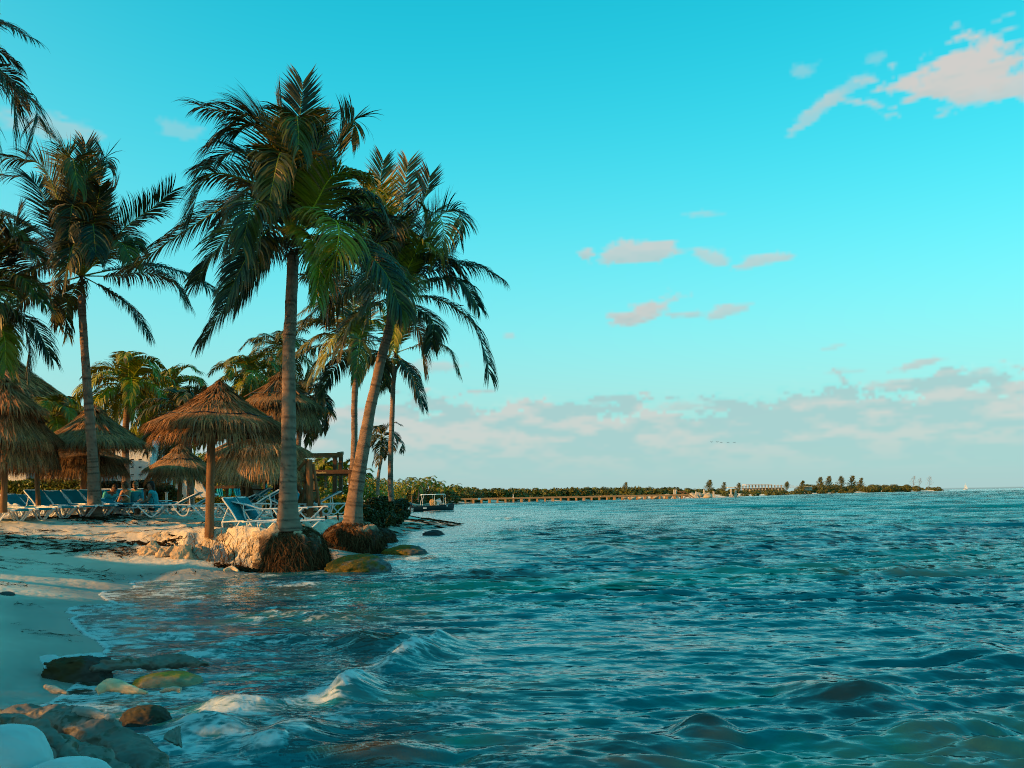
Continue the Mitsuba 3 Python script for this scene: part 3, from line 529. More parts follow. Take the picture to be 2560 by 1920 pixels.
BACKP = 'lit palms standing behind the shelters'
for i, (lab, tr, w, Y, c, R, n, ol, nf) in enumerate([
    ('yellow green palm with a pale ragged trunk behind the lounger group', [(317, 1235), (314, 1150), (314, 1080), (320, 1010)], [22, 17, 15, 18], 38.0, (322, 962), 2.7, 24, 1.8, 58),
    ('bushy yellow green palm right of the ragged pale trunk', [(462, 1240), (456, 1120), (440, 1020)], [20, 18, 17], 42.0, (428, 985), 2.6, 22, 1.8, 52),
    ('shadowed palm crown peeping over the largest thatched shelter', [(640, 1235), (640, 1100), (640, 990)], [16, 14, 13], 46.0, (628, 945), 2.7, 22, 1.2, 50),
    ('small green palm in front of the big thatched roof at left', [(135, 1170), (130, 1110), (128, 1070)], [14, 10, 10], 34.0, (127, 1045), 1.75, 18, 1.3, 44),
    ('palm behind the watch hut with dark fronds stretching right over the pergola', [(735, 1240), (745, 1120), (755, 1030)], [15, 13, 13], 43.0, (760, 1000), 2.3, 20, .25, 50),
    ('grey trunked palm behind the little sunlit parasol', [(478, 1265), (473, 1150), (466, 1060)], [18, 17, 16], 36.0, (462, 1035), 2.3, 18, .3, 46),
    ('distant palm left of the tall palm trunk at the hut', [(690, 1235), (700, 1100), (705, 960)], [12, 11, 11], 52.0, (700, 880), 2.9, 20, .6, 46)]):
    make_palm(lab, None, tr, w, Y, 41 + i, crown=c, olive=ol, filler=n, R=R, n=nf, ribs=False, group=None, rand_el=(-.75, 1.35), L=1.05, W=.06, droop=.75)  # high olive puts sunlight into the leaf colour of lit palms
# ---------------------------------------------------------------- thatched shelters, hut, pergola, buildings
STRAW = np.array([.385, .205, .09])
def thatch_mesh(cx, cy, ztop, tiers, seed, n=5200, tone=1.0, tilt=(0, 0), sides=40, L=.55, wid=.022, squareness=0.0, ang=(0, 6.2832)):
    """tiers: list of (r0, z0, r1, z1) cones, each edge with a hanging fringe; layered straws over a closed cone"""
    r = np.random.default_rng(seed); V, Fc, C = [], [], []
    def rad(a, q): 
        return q / (1 - squareness * .25 * (1 - np.abs(np.cos(2 * a)))) if squareness else q
    def place(a, q, z):
        q = rad(a, q); x, y = np.cos(a) * q, np.sin(a) * q
        return np.stack([cx + x, cy + y, ztop + z + tilt[0] * x + tilt[1] * y], -1)
    cnt = 0
    areas = [max(.05, (t[0] + t[2]) * math.hypot(t[2] - t[0], t[3] - t[1])) for t in tiers]
    for t, A in zip(tiers, areas):
        r0, z0, r1, z1 = t
        a = np.linspace(0, 6.2832, sides + 1)[None, :]; f = np.linspace(0, 1, 7)[:, None]
        sag = -.06 * np.sin(f * math.pi) * (r1 - r0)
        P = place(a + f * 0, (r0 + (r1 - r0) * f) + a * 0, (z0 + (z1 - z0) * f + sag) - .03 + a * 0)
        P += ((meshkit.fbm(P * 3.0, 3, seed) - .5) * .10)[..., None] * np.array([1, 1, .8])
        g = grid_mesh(P); V.append(g.vertices); Fc.append(g.faces + cnt); cnt += len(g.vertices); C.append(np.tile(STRAW * .30 * tone, (len(g.vertices), 1)))  # core cone darkened as the shade between straws
        # underside, straw colour darkened to paint in the shade below
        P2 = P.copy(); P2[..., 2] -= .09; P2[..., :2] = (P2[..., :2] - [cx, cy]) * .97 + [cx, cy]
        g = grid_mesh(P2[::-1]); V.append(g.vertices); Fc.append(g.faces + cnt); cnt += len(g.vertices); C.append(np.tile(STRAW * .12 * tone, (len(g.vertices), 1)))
        m = int(n * A / sum(areas)); 
        f = np.sqrt(r.uniform((r0 / max(r1, .01)) ** 2, 1, m)); f = (f - r0 / max(r1, .01)) / max(1e-6, 1 - r0 / max(r1, .01))
        edge = r.random(m) < .40; f = np.where(edge, r.uniform(.86, 1.03, m), f)
        a = r.uniform(0, 6.2832, m)
        p = place(a, r0 + (r1 - r0) * f, z0 + (z1 - z0) * f - .06 * np.sin(f * math.pi) * (r1 - r0)) + np.array([0, 0, .015])
        dn = place(a, r0 + (r1 - r0) * (f + .02), z0 + (z1 - z0) * (f + .02)) - place(a, r0 + (r1 - r0) * f, z0 + (z1 - z0) * f); dn = unit(dn)
        radial = unit(np.stack([np.cos(a), np.sin(a), 0 * a], -1)); tang = np.stack([-np.sin(a), np.cos(a), 0 * a], -1)
        nrm = unit(np.cross(tang, dn)); nrm *= np.sign(nrm[:, 2:3] + 1e-9)
        d1 = unit(dn + nrm * r.uniform(.00, .13, m)[:, None] + tang * r.normal(0, .16, m)[:, None])
        hang = np.where(edge, r.uniform(.5, 1.5, m), r.uniform(0, .06, m))
        d2 = unit(d1 + np.array([0, 0, -1.0]) * hang[:, None] + tang * r.normal(0, .12, m)[:, None])
        Ln = L * r.uniform(.5, 1.25, m) * np.where(edge, .95, .8)
        w = wid * r.uniform(.6, 1.5, m)
        q1 = p + d1 * (Ln * .5)[:, None]; q2 = q1 + d2 * (Ln * .5)[:, None]
        tw = unit(tang + .22 * r.normal(0, 1, (m, 3)))
        v = np.stack([p - tw * w[:, None] * .5, p + tw * w[:, None] * .5, q1 - tw * w[:, None] * .5, q1 + tw * w[:, None] * .5, q2], 1).reshape(-1, 3)
        b = (np.arange(m) * 5)[:, None]
        fc = np.concatenate([b + np.array([0, 1, 3]), b + np.array([0, 3, 2]), b + np.array([2, 3, 4])])
        clump = meshkit.fbm(np.stack([a * 2.2, f * 3, a * 0 + seed], -1), 3, seed)
        k = r.uniform(.35, 1.35, m) * (.55 + .9 * clump)
        col = STRAW * tone * k[:, None]; gr = r.random(m) < .3; col = np.where(gr[:, None], np.array([.29, .20, .125]) * tone * k[:, None], col)
        V.append(v); Fc.append(fc + cnt); cnt += len(v); C.append(np.repeat(col, 5, 0))
    return trimesh.Trimesh(np.vstack(V), np.vstack(Fc), process=False), np.vstack(C)

def rope_ring(cx, cy, ztop, r, z, seed, tilt=(0, 0), a0=0, a1=6.2832):
    a = np.linspace(a0, a1, 60); w = .05 * np.abs(np.sin(a * 4 + seed))
    p = np.stack([cx + np.cos(a) * r, cy + np.sin(a) * r, ztop + z - w + tilt[0] * np.cos(a) * r + tilt[1] * np.sin(a) * r], -1)
    return tube(p, .014, 5, True)

def parasol(label, apex, Y, r, h, post_px, seed, tiers=None, post_r=.09, lean=None, tone=1.0, n=5200, tilt=(0, 0), group=None, rope=None, **k):
    t = thing('thatched_parasol', label, 'parasol', group)
    c = at(apex[0], apex[1], Y)
    tiers = tiers or [(.05, 0, r, -h)]
    m, col = thatch_mesh(c[0], c[1], c[2], tiers, seed, n=n, tone=tone, tilt=tilt, **k)
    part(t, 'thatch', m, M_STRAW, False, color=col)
    cap, cc = thatch_mesh(c[0], c[1], c[2] + .06, [(.0, .03, .24, -.16)], seed + 50, n=260, tone=tone * .8, L=.3); part(t, 'cap', cap, M_STRAW, False, color=cc)
    if rope: part(t, 'rope', rope_ring(c[0], c[1], c[2], rope[0], rope[1] + .05, seed, tilt), M_BLACK, True)
    if post_px:
        f = at(post_px[0], post_px[1], Y); top = np.array([c[0], c[1], c[2] - h * .55])
        if lean is not None: top = at(lean[0], lean[1], Y)
        pts = np.linspace(f - [0, 0, .2], top, 14); wob = (meshkit.fbm(pts * 1.5 + seed, 2, seed) - .5) * .03
        part(t, 'post', tube(pts + wob[:, None] * [1, 1, 0], np.linspace(post_r, post_r * .85, 14) * (1 + .05 * np.sin(np.arange(14) * 1.7)), 12), M_WOOD, True)
        for i in range(6):
            a = i * 1.047 + .3; e = np.array([c[0] + math.cos(a) * r * .8, c[1] + math.sin(a) * r * .8, c[2] - h * .86])
            part(t, 'rafter', bar([c[0], c[1], c[2] - .12], e, .035, .028, 6), M_WOOD, True)
    return t

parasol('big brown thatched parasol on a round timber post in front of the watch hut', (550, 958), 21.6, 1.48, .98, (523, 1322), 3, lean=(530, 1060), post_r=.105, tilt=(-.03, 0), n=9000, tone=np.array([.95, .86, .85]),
        tiers=[(.03, 0, 1.36, -.90), (1.06, -.84, 1.30, -1.12)], rope=(1.22, -.82))
parasol('small sunlit thatched parasol on a thin post beside the round hedge', (452, 1114), 33.0, 1.12, .86, (449, 1270), 5, post_r=.085, tiers=[(.03, 0, 1.0, -.72), (.86, -.72, 1.0, -.98)], n=5200, rope=(.72, -.52), tone=1.1)
parasol('thatched parasol with a dark post right behind the left palm trunk', (236, 1016), 29.5, 1.62, 1.12, (248, 1238), 7, post_r=.085, tiers=[(.03, 0, 1.55, -1.15)], n=6500, lean=(240, 1090))
parasol('low grey shaded thatched parasol under the one behind the left palm trunk', (214, 1100), 32.0, 1.32, .8, (206, 1240), 9, post_r=.10, tiers=[(.03, 0, 1.22, -.62), (1.05, -.55, 1.28, -.98)], n=6500, tone=.62)  # tone darkens the straw for the shade it stands in
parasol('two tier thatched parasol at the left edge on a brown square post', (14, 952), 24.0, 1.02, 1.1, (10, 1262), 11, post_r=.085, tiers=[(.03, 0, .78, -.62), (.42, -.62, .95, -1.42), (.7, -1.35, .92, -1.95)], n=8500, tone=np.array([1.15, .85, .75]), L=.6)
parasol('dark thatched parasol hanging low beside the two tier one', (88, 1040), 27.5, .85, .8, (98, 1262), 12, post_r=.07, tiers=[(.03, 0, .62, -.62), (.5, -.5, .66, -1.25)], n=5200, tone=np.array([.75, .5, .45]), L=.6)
parasol('tall shaded thatched shelter with a rope band behind the main palm trunk', (700, 935), 33.0, 1.55, 1.0, (757, 1240), 13, post_r=.09, tiers=[(.03, 0, 1.28, -1.05), (1.0, -.82, 1.36, -1.72)], n=8500, tone=.72, rope=(1.05, -.78))  # straw toned down as a shaded copy of the same thatch

# watch hut: thatched platform roof on timber legs with ladders and crossed poles
hut = thing('watch_hut', 'sunlit shaggy thatched watch hut on timber legs with ladders and crossed poles', 'hut')
HY = 27.5; hc = at(650, 1068, HY)
m, col = thatch_mesh(hc[0], hc[1], hc[2], [(.25, 0, 1.22, -.62), (1.12, -.55, 1.42, -1.28)], 21, n=11500, tone=1.55, L=.55, tilt=(0, 0))  # raised tone puts strong sun into the straw colour
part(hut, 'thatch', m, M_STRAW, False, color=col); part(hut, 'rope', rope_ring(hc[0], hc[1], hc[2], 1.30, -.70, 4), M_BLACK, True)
gz = lambda px, py, Y: at(px, py, Y)
for px, Y, r in [(617, HY - .7, .075), (690, HY + .3, .13), (775, HY - .8, .10), (612, HY + .9, .12), (770, HY + .9, .10)]:
    part(hut, 'leg', bar(gz(px, 1292, Y), gz(px + (4 if px < 700 else -2), 1150, Y), r, r * .95, 10), M_WOOD if px in (617, 775) else M_DARKWOOD, True)
for a, b in [((700, 1150), (770, 1250)), ((772, 1152), (700, 1250)), ((705, 1165), (775, 1262)), ((765, 1150), (695, 1240)), ((700, 1255), (765, 1180)), ((640, 1262), (612, 1180))]:
    part(hut, 'brace', bar(gz(*a, HY + RNG.uniform(-.9, .3)), gz(*b, HY + RNG.uniform(-.9, .3)), .05, .045, 8), M_WOOD, True)
for x0, x1, xb0, xb1, Yl in [(609, 619, 602, 614, HY - 1.0), (640, 660, 622, 640, HY - .9), (778, 792, 800, 830, HY - .6)]:
    pass
def ladder(p0, p1, q0, q1, Y, rungs, lab):
    l = part(hut, 'ladder', cat(bar(gz(*p0, Y), gz(*p1, Y), .045, .04, 8), bar(gz(*q0, Y - .25), gz(*q1, Y - .25), .045, .04, 8)), M_WOOD, True, label=lab)
    for i in range(rungs):
        f = (i + .5) / rungs; A = gz(*p0, Y) * (1 - f) + gz(*p1, Y) * f; B = gz(*q0, Y - .25) * (1 - f) + gz(*q1, Y - .25) * f
        put(f'{l}__rung' + (f'_{i:03d}' if i else ''), bar(A, B, .025, .025, 6), M_WOOD, True)
ladder((603, 1272), (608, 1160), (614, 1272), (622, 1160), HY - .8, 5, 'upright pole ladder at the left of the hut')
ladder((752, 1295), (768, 1160), (803, 1292), (783, 1160), HY - .5, 5, 'splayed ladder at the right of the hut')
for y in (1201, 1224, 1239, 1254):
    part(hut, 'rail', bar(gz(618, y, HY - .3), gz(700 if y < 1240 else 660, y, HY - .3), .022, .022, 6), M_WOOD, True)
part(hut, 'rail', bar(gz(700, 1203, HY + .5), gz(800, 1199, HY + .5), .045, .045, 6), M_DARKWOOD, True)
for i in range(9):
    x = 622 + i * 18; part(hut, 'floor_board', beam(gz(x, 1203, HY - .7) , gz(x, 1203, HY + .9), .19, .04), M_DARKWOOD)

# pergola frames by the beach path, one beam with cut lettering
pg = thing('pergola', 'brown timber pergola frames with a lettered crossbeam behind the leaning palm', 'pergola')
PYA, PYB = 38.0, 33.0
for px, top, bot, Y in [(838, 1140, 1262, PYA), (852, 1136, 1252, PYA + 1.6), (784, 1178, 1262, PYB), (877, 1182, 1285, PYB)]:
    a = at(px, top, Y); b = at(px, bot, Y); b[:2] = a[:2]; part(pg, 'post', beam(b, a, .17 if Y > 35 else .15, .17 if Y > 35 else .15), M_DARKWOOD if Y > 35 else M_WOOD)
part(pg, 'beam', beam(at(760, 1139, PYA), at(857, 1138, PYA), .16, .19), M_WOOD)
part(pg, 'beam', beam(at(846, 1135, PYA - .1), at(856, 1133, PYA + 1.8), .12, .15), M_WOOD)
part(pg, 'beam', beam(at(779, 1180.5, PYB - .02), at(882, 1179.5, PYB - .02), .12, .15), M_DARKWOOD)
part(pg, 'beam', beam(at(786, 1188, PYB + .12), at(880, 1187, PYB + .12), .10, .07), M_WOOD)
tx = meshkit.text_mesh('Royalton', .060, .006, True); a, b = at(790.5, 1183.5, PYB - .095), at(815.5, 1183.2, PYB - .095)
ex = unit(b - a); ez = unit(np.array([0, 0, 1.0]) - ex[2] * ex); ey = np.cross(ez, ex)
s = np.linalg.norm(b - a) / tx.bounds[1][0]; v = tx.vertices * s; tx.vertices = a + v[:, :1] * ex + v[:, 1:2] * ez - v[:, 2:3] * ey
M_LETTER = M('pale_lettering', two(principled(rgb(.55, .40, .18), .7, .3)))
part(pg, 'lettering', tx, M_LETTER, False, label='pale word Royalton cut in the beam')

# big thatched restaurant roof at left
br = thing('thatched_hall', 'big thatched hall with a long sloping roof and white walls behind the left palm', 'hall')
bc = at(-40, 845, 44.0)
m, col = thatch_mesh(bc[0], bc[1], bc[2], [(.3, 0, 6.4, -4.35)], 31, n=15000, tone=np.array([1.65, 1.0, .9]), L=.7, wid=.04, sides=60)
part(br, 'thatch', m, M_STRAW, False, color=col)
for i in range(10):
    a = -2.6 + i * .34; p = np.array([bc[0] + math.cos(a) * 5.3, bc[1] + math.sin(a) * 5.3, 0])
    part(br, 'column', bar(p + [0, 0, 1.2], p + [0, 0, bc[2] - 3.4], .16, .15, 10), M_WOOD, True)

# hotel wing: white walls, square wall slots, teal glazing, slanted buttress
hw = thing('hotel_wing', 'white hotel wing with teal glass front and rows of small square wall slots', 'building')
BY = 52.0
def wall_px(x0, y0, x1, y1, Y, th=.3):
    a, b = at(x0, y1, Y), at(x1, y0, Y); return box((a[0] + b[0]) / 2, Y + th / 2, (a[2] + b[2]) / 2, abs(b[0] - a[0]), th, abs(b[2] - a[2]))
part(hw, 'wall', wall_px(-150, 1120, 68, 1262, BY, .4), M_WALL)
part(hw, 'wall', wall_px(288, 1098, 372, 1262, BY, .4), M_WALL)
part(hw, 'wall', wall_px(372, 1100, 380, 1262, BY - .6, .9), M_WALL)
part(hw, 'wall', wall_px(380, 1104, 430, 1262, BY + .2, .3), M_WALL)
part(hw, 'roof_slab', wall_px(-150, 1090, 382, 1104, BY - .2, 5.0), M_WALL)
gl = part(hw, 'glass_front', wall_px(68, 1120, 288, 1262, BY + .3, .06), M_GLASS)
for i, x in enumerate([68, 113, 127, 141, 154, 163, 182, 200, 212, 240, 254, 277, 288]):
    part(hw, 'mullion', wall_px(x - .8, 1120, x + .8, 1262, BY + .18, .1), M_METAL)
for i, (x0, x1) in enumerate([(69, 112), (155, 162), (255, 276)]): part(hw, 'curtain', wall_px(x0, 1122, x1, 1260, BY + .5, .05), M('curtain%d' % i, two(principled(rgb(.02, .18, .24), .8, .2))))
part(hw, 'transom', wall_px(68, 1177, 288, 1179, BY + .16, .12), M_METAL)
sl = trimesh.creation.box((.16, .5, .07))
for r_, y in enumerate((1149, 1168, 1187)):
    for c_, x in enumerate((310, 330.5, 350.5)):
        p = at(x, y, BY); part(hw, 'wall_slot', box(p[0], BY - .004, p[2], .17, .03, .065), M_BLACK); part(hw, 'slot_sill', box(p[0], BY - .03, p[2] - .055, .20, .06, .03), M_WALL)
tri = lambda pts, Y, th: trimesh.creation.extrude_polygon(Polygon([(at(x, y, Y)[0], at(x, y, Y)[2]) for x, y in pts]), th, engine='earcut')
def upright(m, Y): 
    v = m.vertices; m.vertices = np.stack([v[:, 0], Y - v[:, 2], v[:, 1]], -1); m.invert() if m.volume < 0 else None; return m
part(hw, 'buttress', upright(tri([(385, 1146), (399, 1118), (402, 1118), (388, 1150)], BY - .1, .3), BY - .1), M_WALL, label='slanting bracket on the end wall')
part(hw, 'recess', upright(tri([(388, 1150), (388, 1120), (402, 1136)], BY - .3, .04), BY - .02), M_METAL)
part(hw, 'low_wall', wall_px(250, 1222, 345, 1250, 40.0, .3), M_WALL); part(hw, 'wall_coping', wall_px(248, 1220, 347, 1224, 39.9, .5), M_WALL)
tw = thing('white_sail_tent', 'white slanted tent walls behind the small sunlit parasol', 'tent')
for i, (pts, Y) in enumerate([([(432, 1262), (448, 1185), (468, 1218), (476, 1262)], 39.0), ([(448, 1190), (456, 1188), (520, 1256), (505, 1258)], 38.6), ([(488, 1240), (492, 1194), (498, 1194), (530, 1256), (518, 1258)], 41.0), ([(496, 1256), (496, 1205), (522, 1256)], 41.5)]):
    part(tw, 'panel', upright(tri(pts, Y, .15), Y), M_WALL)

# cabana with blue curtains beyond the parasol post
cb = thing('curtained_cabana', 'dark roofed cabana with tied blue curtains behind the big parasol post', 'cabana')
CY = 42.0
part(cb, 'roof', wall_px(503, 1213, 606, 1222, CY - 1, 3.0), M_DARKWOOD)
for x in (506, 535, 566, 604): part(cb, 'post', wall_px(x - 2.5, 1222, x + 2.5, 1262, CY - .9, .1), M_DARKWOOD)
for x0, x1, x2 in [(510, 519, 514), (540, 556, 556), (572, 580, 572), (583, 600, 598)]:
    P = np.array([[at(x0 + (x1 - x0) * u + (x2 - (x0 + x1) / 2) * v ** 1.5 - (x1 - x0) * (u - .5) * v ** 2 * .6, 1221 + 30 * v, CY - .95 + .08 * math.sin(u * 19)) for u in np.linspace(0, 1, 14)] for v in np.linspace(0, 1, 10)])
    part(cb, 'curtain', grid_mesh(P), M_CYAN, True)
cb2 = thing('curtained_cabana', 'cabana with blue drapes seen through the legs of the watch hut', 'cabana')
part(cb2, 'roof', wall_px(655, 1196, 770, 1203, CY + 1, 2.5), M_DARKWOOD)
for x in (660, 712, 764): part(cb2, 'post', wall_px(x - 2, 1203, x + 2, 1262, CY + 1, .1), M_DARKWOOD)
for x0, x1 in [(662, 668), (690, 704), (716, 735), (740, 755)]:
    P = np.array([[at(x0 + (x1 - x0) * u, 1206 + 34 * v, CY + 1.1 + .08 * math.sin(u * 17)) for u in np.linspace(0, 1, 12)] for v in np.linspace(0, 1, 8)]); part(cb2, 'curtain', grid_mesh(P), M_CYAN, True)
# ---------------------------------------------------------------- root mounds, boulders, wrack
def root_strips(n, cx, cy, rx, ry, z0, z1, seed, a0=0, a1=6.2832, lo=.25, hi=.8, col=(.10, .055, .028), w=.012):
    r = np.random.default_rng(seed); a = r.uniform(a0, a1, n); f = r.uniform(0, 1, n) ** .7
    zt = z1 - (z1 - z0) * f; rr = np.clip(1 - ((zt - z0) / (z1 - z0)) ** 4 * .92, .02, 1) ** .5 * r.uniform(.97, 1.06, n)
    p = np.stack([cx + np.cos(a) * rx * rr, cy + np.sin(a) * ry * rr, zt], -1)
    out = unit(np.stack([np.cos(a) * ry, np.sin(a) * rx, .25 + 0 * a], -1)); tang = np.stack([-np.sin(a), np.cos(a), 0 * a], -1)
    L = r.uniform(lo, hi, n); d = unit(out * r.uniform(.05, .5, n)[:, None] + tang * r.normal(0, .6, n)[:, None] + np.array([0, 0, -1.0]) * r.uniform(.1, 1, n)[:, None])
    pts = [p]
    for j in range(3):
        d = unit(d + np.array([0, 0, -1.0]) * .45 - out * .12 + r.normal(0, .28, (n, 3))); p = p + d * (L / 3)[:, None]; pts.append(p)
    pts = np.stack(pts, 1); ww = (w * r.uniform(.5, 1.8, n))[:, None, None] * np.array([1, .9, .7, .15])[None, :, None]
    wv = unit(tang + .4 * r.normal(0, 1, (n, 3)))[:, None]
    v = np.stack([pts - wv * ww, pts + wv * ww], 2).reshape(-1, 3); b = (np.arange(n) * 8)[:, None, None]; q = np.arange(3)[None, :, None] * 2
    f = np.concatenate([b + q + np.array([0, 1, 3]), b + q + np.array([0, 3, 2])], 1).reshape(-1, 3)
    c = np.array(col) * r.uniform(.25, 1.7, n)[:, None]
    return trimesh.Trimesh(v, f, process=False), np.repeat(c, 8, 0)

def mound(label, cx, cy, rx, ry, z0, z1, seed, n, dark=1.0, sandtop=True):
    t = thing('root_mound', label, 'root mound')
    m = ico(5); v = m.vertices.copy(); d = (meshkit.fbm(v * 2.2 + seed, 4, seed) - .5) * .5 + (meshkit.fbm(v * 8 + seed, 3, seed) - .5) * .22
    v = v * (1.0 / (np.abs(v) ** 3.2).sum(1) ** (1 / 3.2))[:, None] * (1 + d * .8)[:, None] * .93; v[:, 2] = np.where(v[:, 2] > 0, v[:, 2], v[:, 2] * .4)
    z = v[:, 2:3]; v = v * [rx, ry, z1 - z0] + [cx, cy, z0]
    g = meshkit.fbm(v * 6, 4, seed + 3); soil = np.array([.050, .028, .016]) * dark * (.4 + 1.3 * g)[:, None]
    if sandtop:
        k = sstep(.62, .95, z[:, 0] + .5 * (g - .5))[:, None]; soil = soil * (1 - k) + np.array([.40, .29, .19]) * (.6 + .7 * g)[:, None] * k
    part(t, 'soil', trimesh.Trimesh(v, m.faces, process=False), M_ROCK, True, color=soil)
    if sandtop == 2:  # sunlit left put in as sand colour, shaded right as dark roots
        k = sstep(.30, -.25, (v[:, 0] - cx) / rx + .5 * (g - .5))[:, None]; soil = soil * (1 - k) + np.array([.44, .31, .19]) * (.5 + .8 * g)[:, None] * k
    r, c = root_strips(n, cx, cy, rx, ry, z0 - .02, z1, seed, *((-2.0, 1.6) if sandtop == 2 else (0, 6.2832)), lo=.2, hi=.6, col=np.array([.085, .045, .022]) * dark, w=.0075); part(t, 'roots', r, M_STRAW, False, color=c, kind='stuff')
    return t
mound('big dark hairy root ball under the tallest palm at the water edge', -5.02, 20.75, .80, .72, .0, .98, 3, 8000, sandtop=2)
mound('root mound with sandy top under the leaning palm', -4.62, 26.55, .84, .75, .08, .92, 5, 7000)
mound('low dark root mound at the water beyond the leaning palm', -5.0, 33.0, .75, .8, -.05, .55, 7, 2200, dark=.8, sandtop=False)

bankm = thing('sand_bank', 'crumbling sunlit sand bank with lumps and roots left of the root ball', 'sand bank')
r_ = np.random.default_rng(5)
lumps, lc = [], []
for i in range(420):
    f = i / 419; x = -10.8 + 5.75 * f + r_.uniform(-.2, .2); y0 = np.interp(x, [-11.6, -9.7, -8.0, -6.6, -5.6, -5.0], [23.3, 22.6, 21.9, 21.2, 20.2, 19.95])
    h = r_.uniform(.05, .8) * (.45 + .55 * f); s = r_.uniform(.03, .15) * (1.1 - .35 * h)
    m = rock(x, y0 + .10 + h * .42, .18 + (1 - f) * .22 + h * .75, s * r_.uniform(1, 1.6), s * .75, s * r_.uniform(.7, 1.1), 100 + i, r_.uniform(-.6, .6), .5, 2)
    g = meshkit.fbm(m.vertices * 9, 3, i); lumps.append(m); lc.append(np.array([.52, .40, .27]) * (.62 + .6 * g)[:, None])
part(bankm, 'crumbling_sand', cat(*lumps), M_ROCK, True, color=np.vstack(lc), kind='stuff')
rs, rc = root_strips(420, -6.2, 21.35, 1.75, 1.0, .05, 1.0, 77, 3.6, 6.2, .15, .5, (.10, .055, .028), w=.006); part(bankm, 'roots', rs, M_STRAW, False, color=rc, kind='stuff')
def on_ground(px, py):
    d = direction(px, py); t = np.geomspace(3, 120, 1500); p = EYE + t[:, None] * d; z = np.maximum(terrain(p[:, 0], p[:, 1])[0], 0.0); i = np.argmax(p[:, 2] < z); return p[i]
def boulder(label, px, py, Y, w, h, seed, col, depth=.8, **k):
    c = on_ground(px, py); Y = c[1]; sx = w / 2 / FOCAL * Y; sz = h / FOCAL * Y
    m = rock(c[0], c[1] + sx * depth * .5, c[2] - sz * .12, sx, sx * depth, sz, seed, **k)
    return single('rock', label, 'rock', m, M_ROCK, True, color=col(m.vertices) if callable(col) else np.tile(col, (len(m.vertices), 1)))
def tone(c, seed, amp=.7): return lambda v: np.array(c) * (1 - amp / 2 + amp * meshkit.fbm(v * 7, 4, seed))[:, None]
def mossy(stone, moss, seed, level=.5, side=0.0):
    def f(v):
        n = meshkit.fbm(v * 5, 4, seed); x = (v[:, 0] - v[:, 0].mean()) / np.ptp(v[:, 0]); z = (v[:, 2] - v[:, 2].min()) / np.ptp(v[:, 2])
        k = sstep(level - .12, level + .12, n - side * x + .25 * (z - .5))[:, None]; g = (.55 + .9 * meshkit.fbm(v * 19, 3, seed + 1))[:, None]  # moss colour also stands for sunlight on the left and top
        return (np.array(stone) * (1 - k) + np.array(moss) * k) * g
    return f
for i, (px, py, w, h, lab) in enumerate([(372, 1386, 62, 30, 'lumpy tan boulder, leftmost of the row at the foot of the bank'), (412, 1393, 48, 26, 'pale tan boulder, second of the row at the foot of the bank'), (452, 1396, 58, 38, 'tall rounded tan boulder in the middle of the row at the bank foot'), (496, 1398, 62, 32, 'greyish flat faced boulder at the right of the row at the bank foot'), (540, 1402, 50, 40, 'grey white weathered stump like stone in the bank below the parasol post')]):
    boulder(lab, px, py, 22.9 - i * .28, w, h, 60 + i, tone((.44, .31, .19) if i < 3 else (.30, .24, .18) if i == 3 else (.36, .33, .30), i), rough=.4, freq=2.2)
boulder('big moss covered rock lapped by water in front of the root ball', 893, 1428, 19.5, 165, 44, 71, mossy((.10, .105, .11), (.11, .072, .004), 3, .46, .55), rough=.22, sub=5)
boulder('low pale rock left of the big moss covered rock', 828, 1422, 19.8, 80, 26, 72, tone((.30, .26, .20), 4))
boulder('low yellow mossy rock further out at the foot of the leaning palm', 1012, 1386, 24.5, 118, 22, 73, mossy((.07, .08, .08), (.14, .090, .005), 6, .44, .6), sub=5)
boulder('dark wet rock with pale growth near the sand spit', 1082, 1338, 38.0, 56, 14, 74, tone((.035, .038, .04), 5))
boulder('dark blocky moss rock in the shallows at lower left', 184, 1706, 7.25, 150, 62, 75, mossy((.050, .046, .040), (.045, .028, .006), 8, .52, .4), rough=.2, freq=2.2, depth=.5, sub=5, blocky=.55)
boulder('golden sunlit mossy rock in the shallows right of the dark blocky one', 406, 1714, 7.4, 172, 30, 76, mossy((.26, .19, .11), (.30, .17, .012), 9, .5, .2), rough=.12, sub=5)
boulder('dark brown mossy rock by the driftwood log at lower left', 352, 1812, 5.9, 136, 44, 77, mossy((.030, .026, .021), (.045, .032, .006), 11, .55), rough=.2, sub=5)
boulder('small dark flat stone on the sand at the left edge', 12, 1487, 15.5, 40, 8, 78, tone((.05, .06, .06), 12))
boulder('small round white stone at the foot of the left palm', 231, 1291, 26.2, 13, 13, 79, tone((.50, .47, .42), 13), sub=3)
boulder('yellowish flat pebble on the sand at left', 88, 1361, 20.5, 20, 5, 80, tone((.5, .38, .2), 14), sub=3)

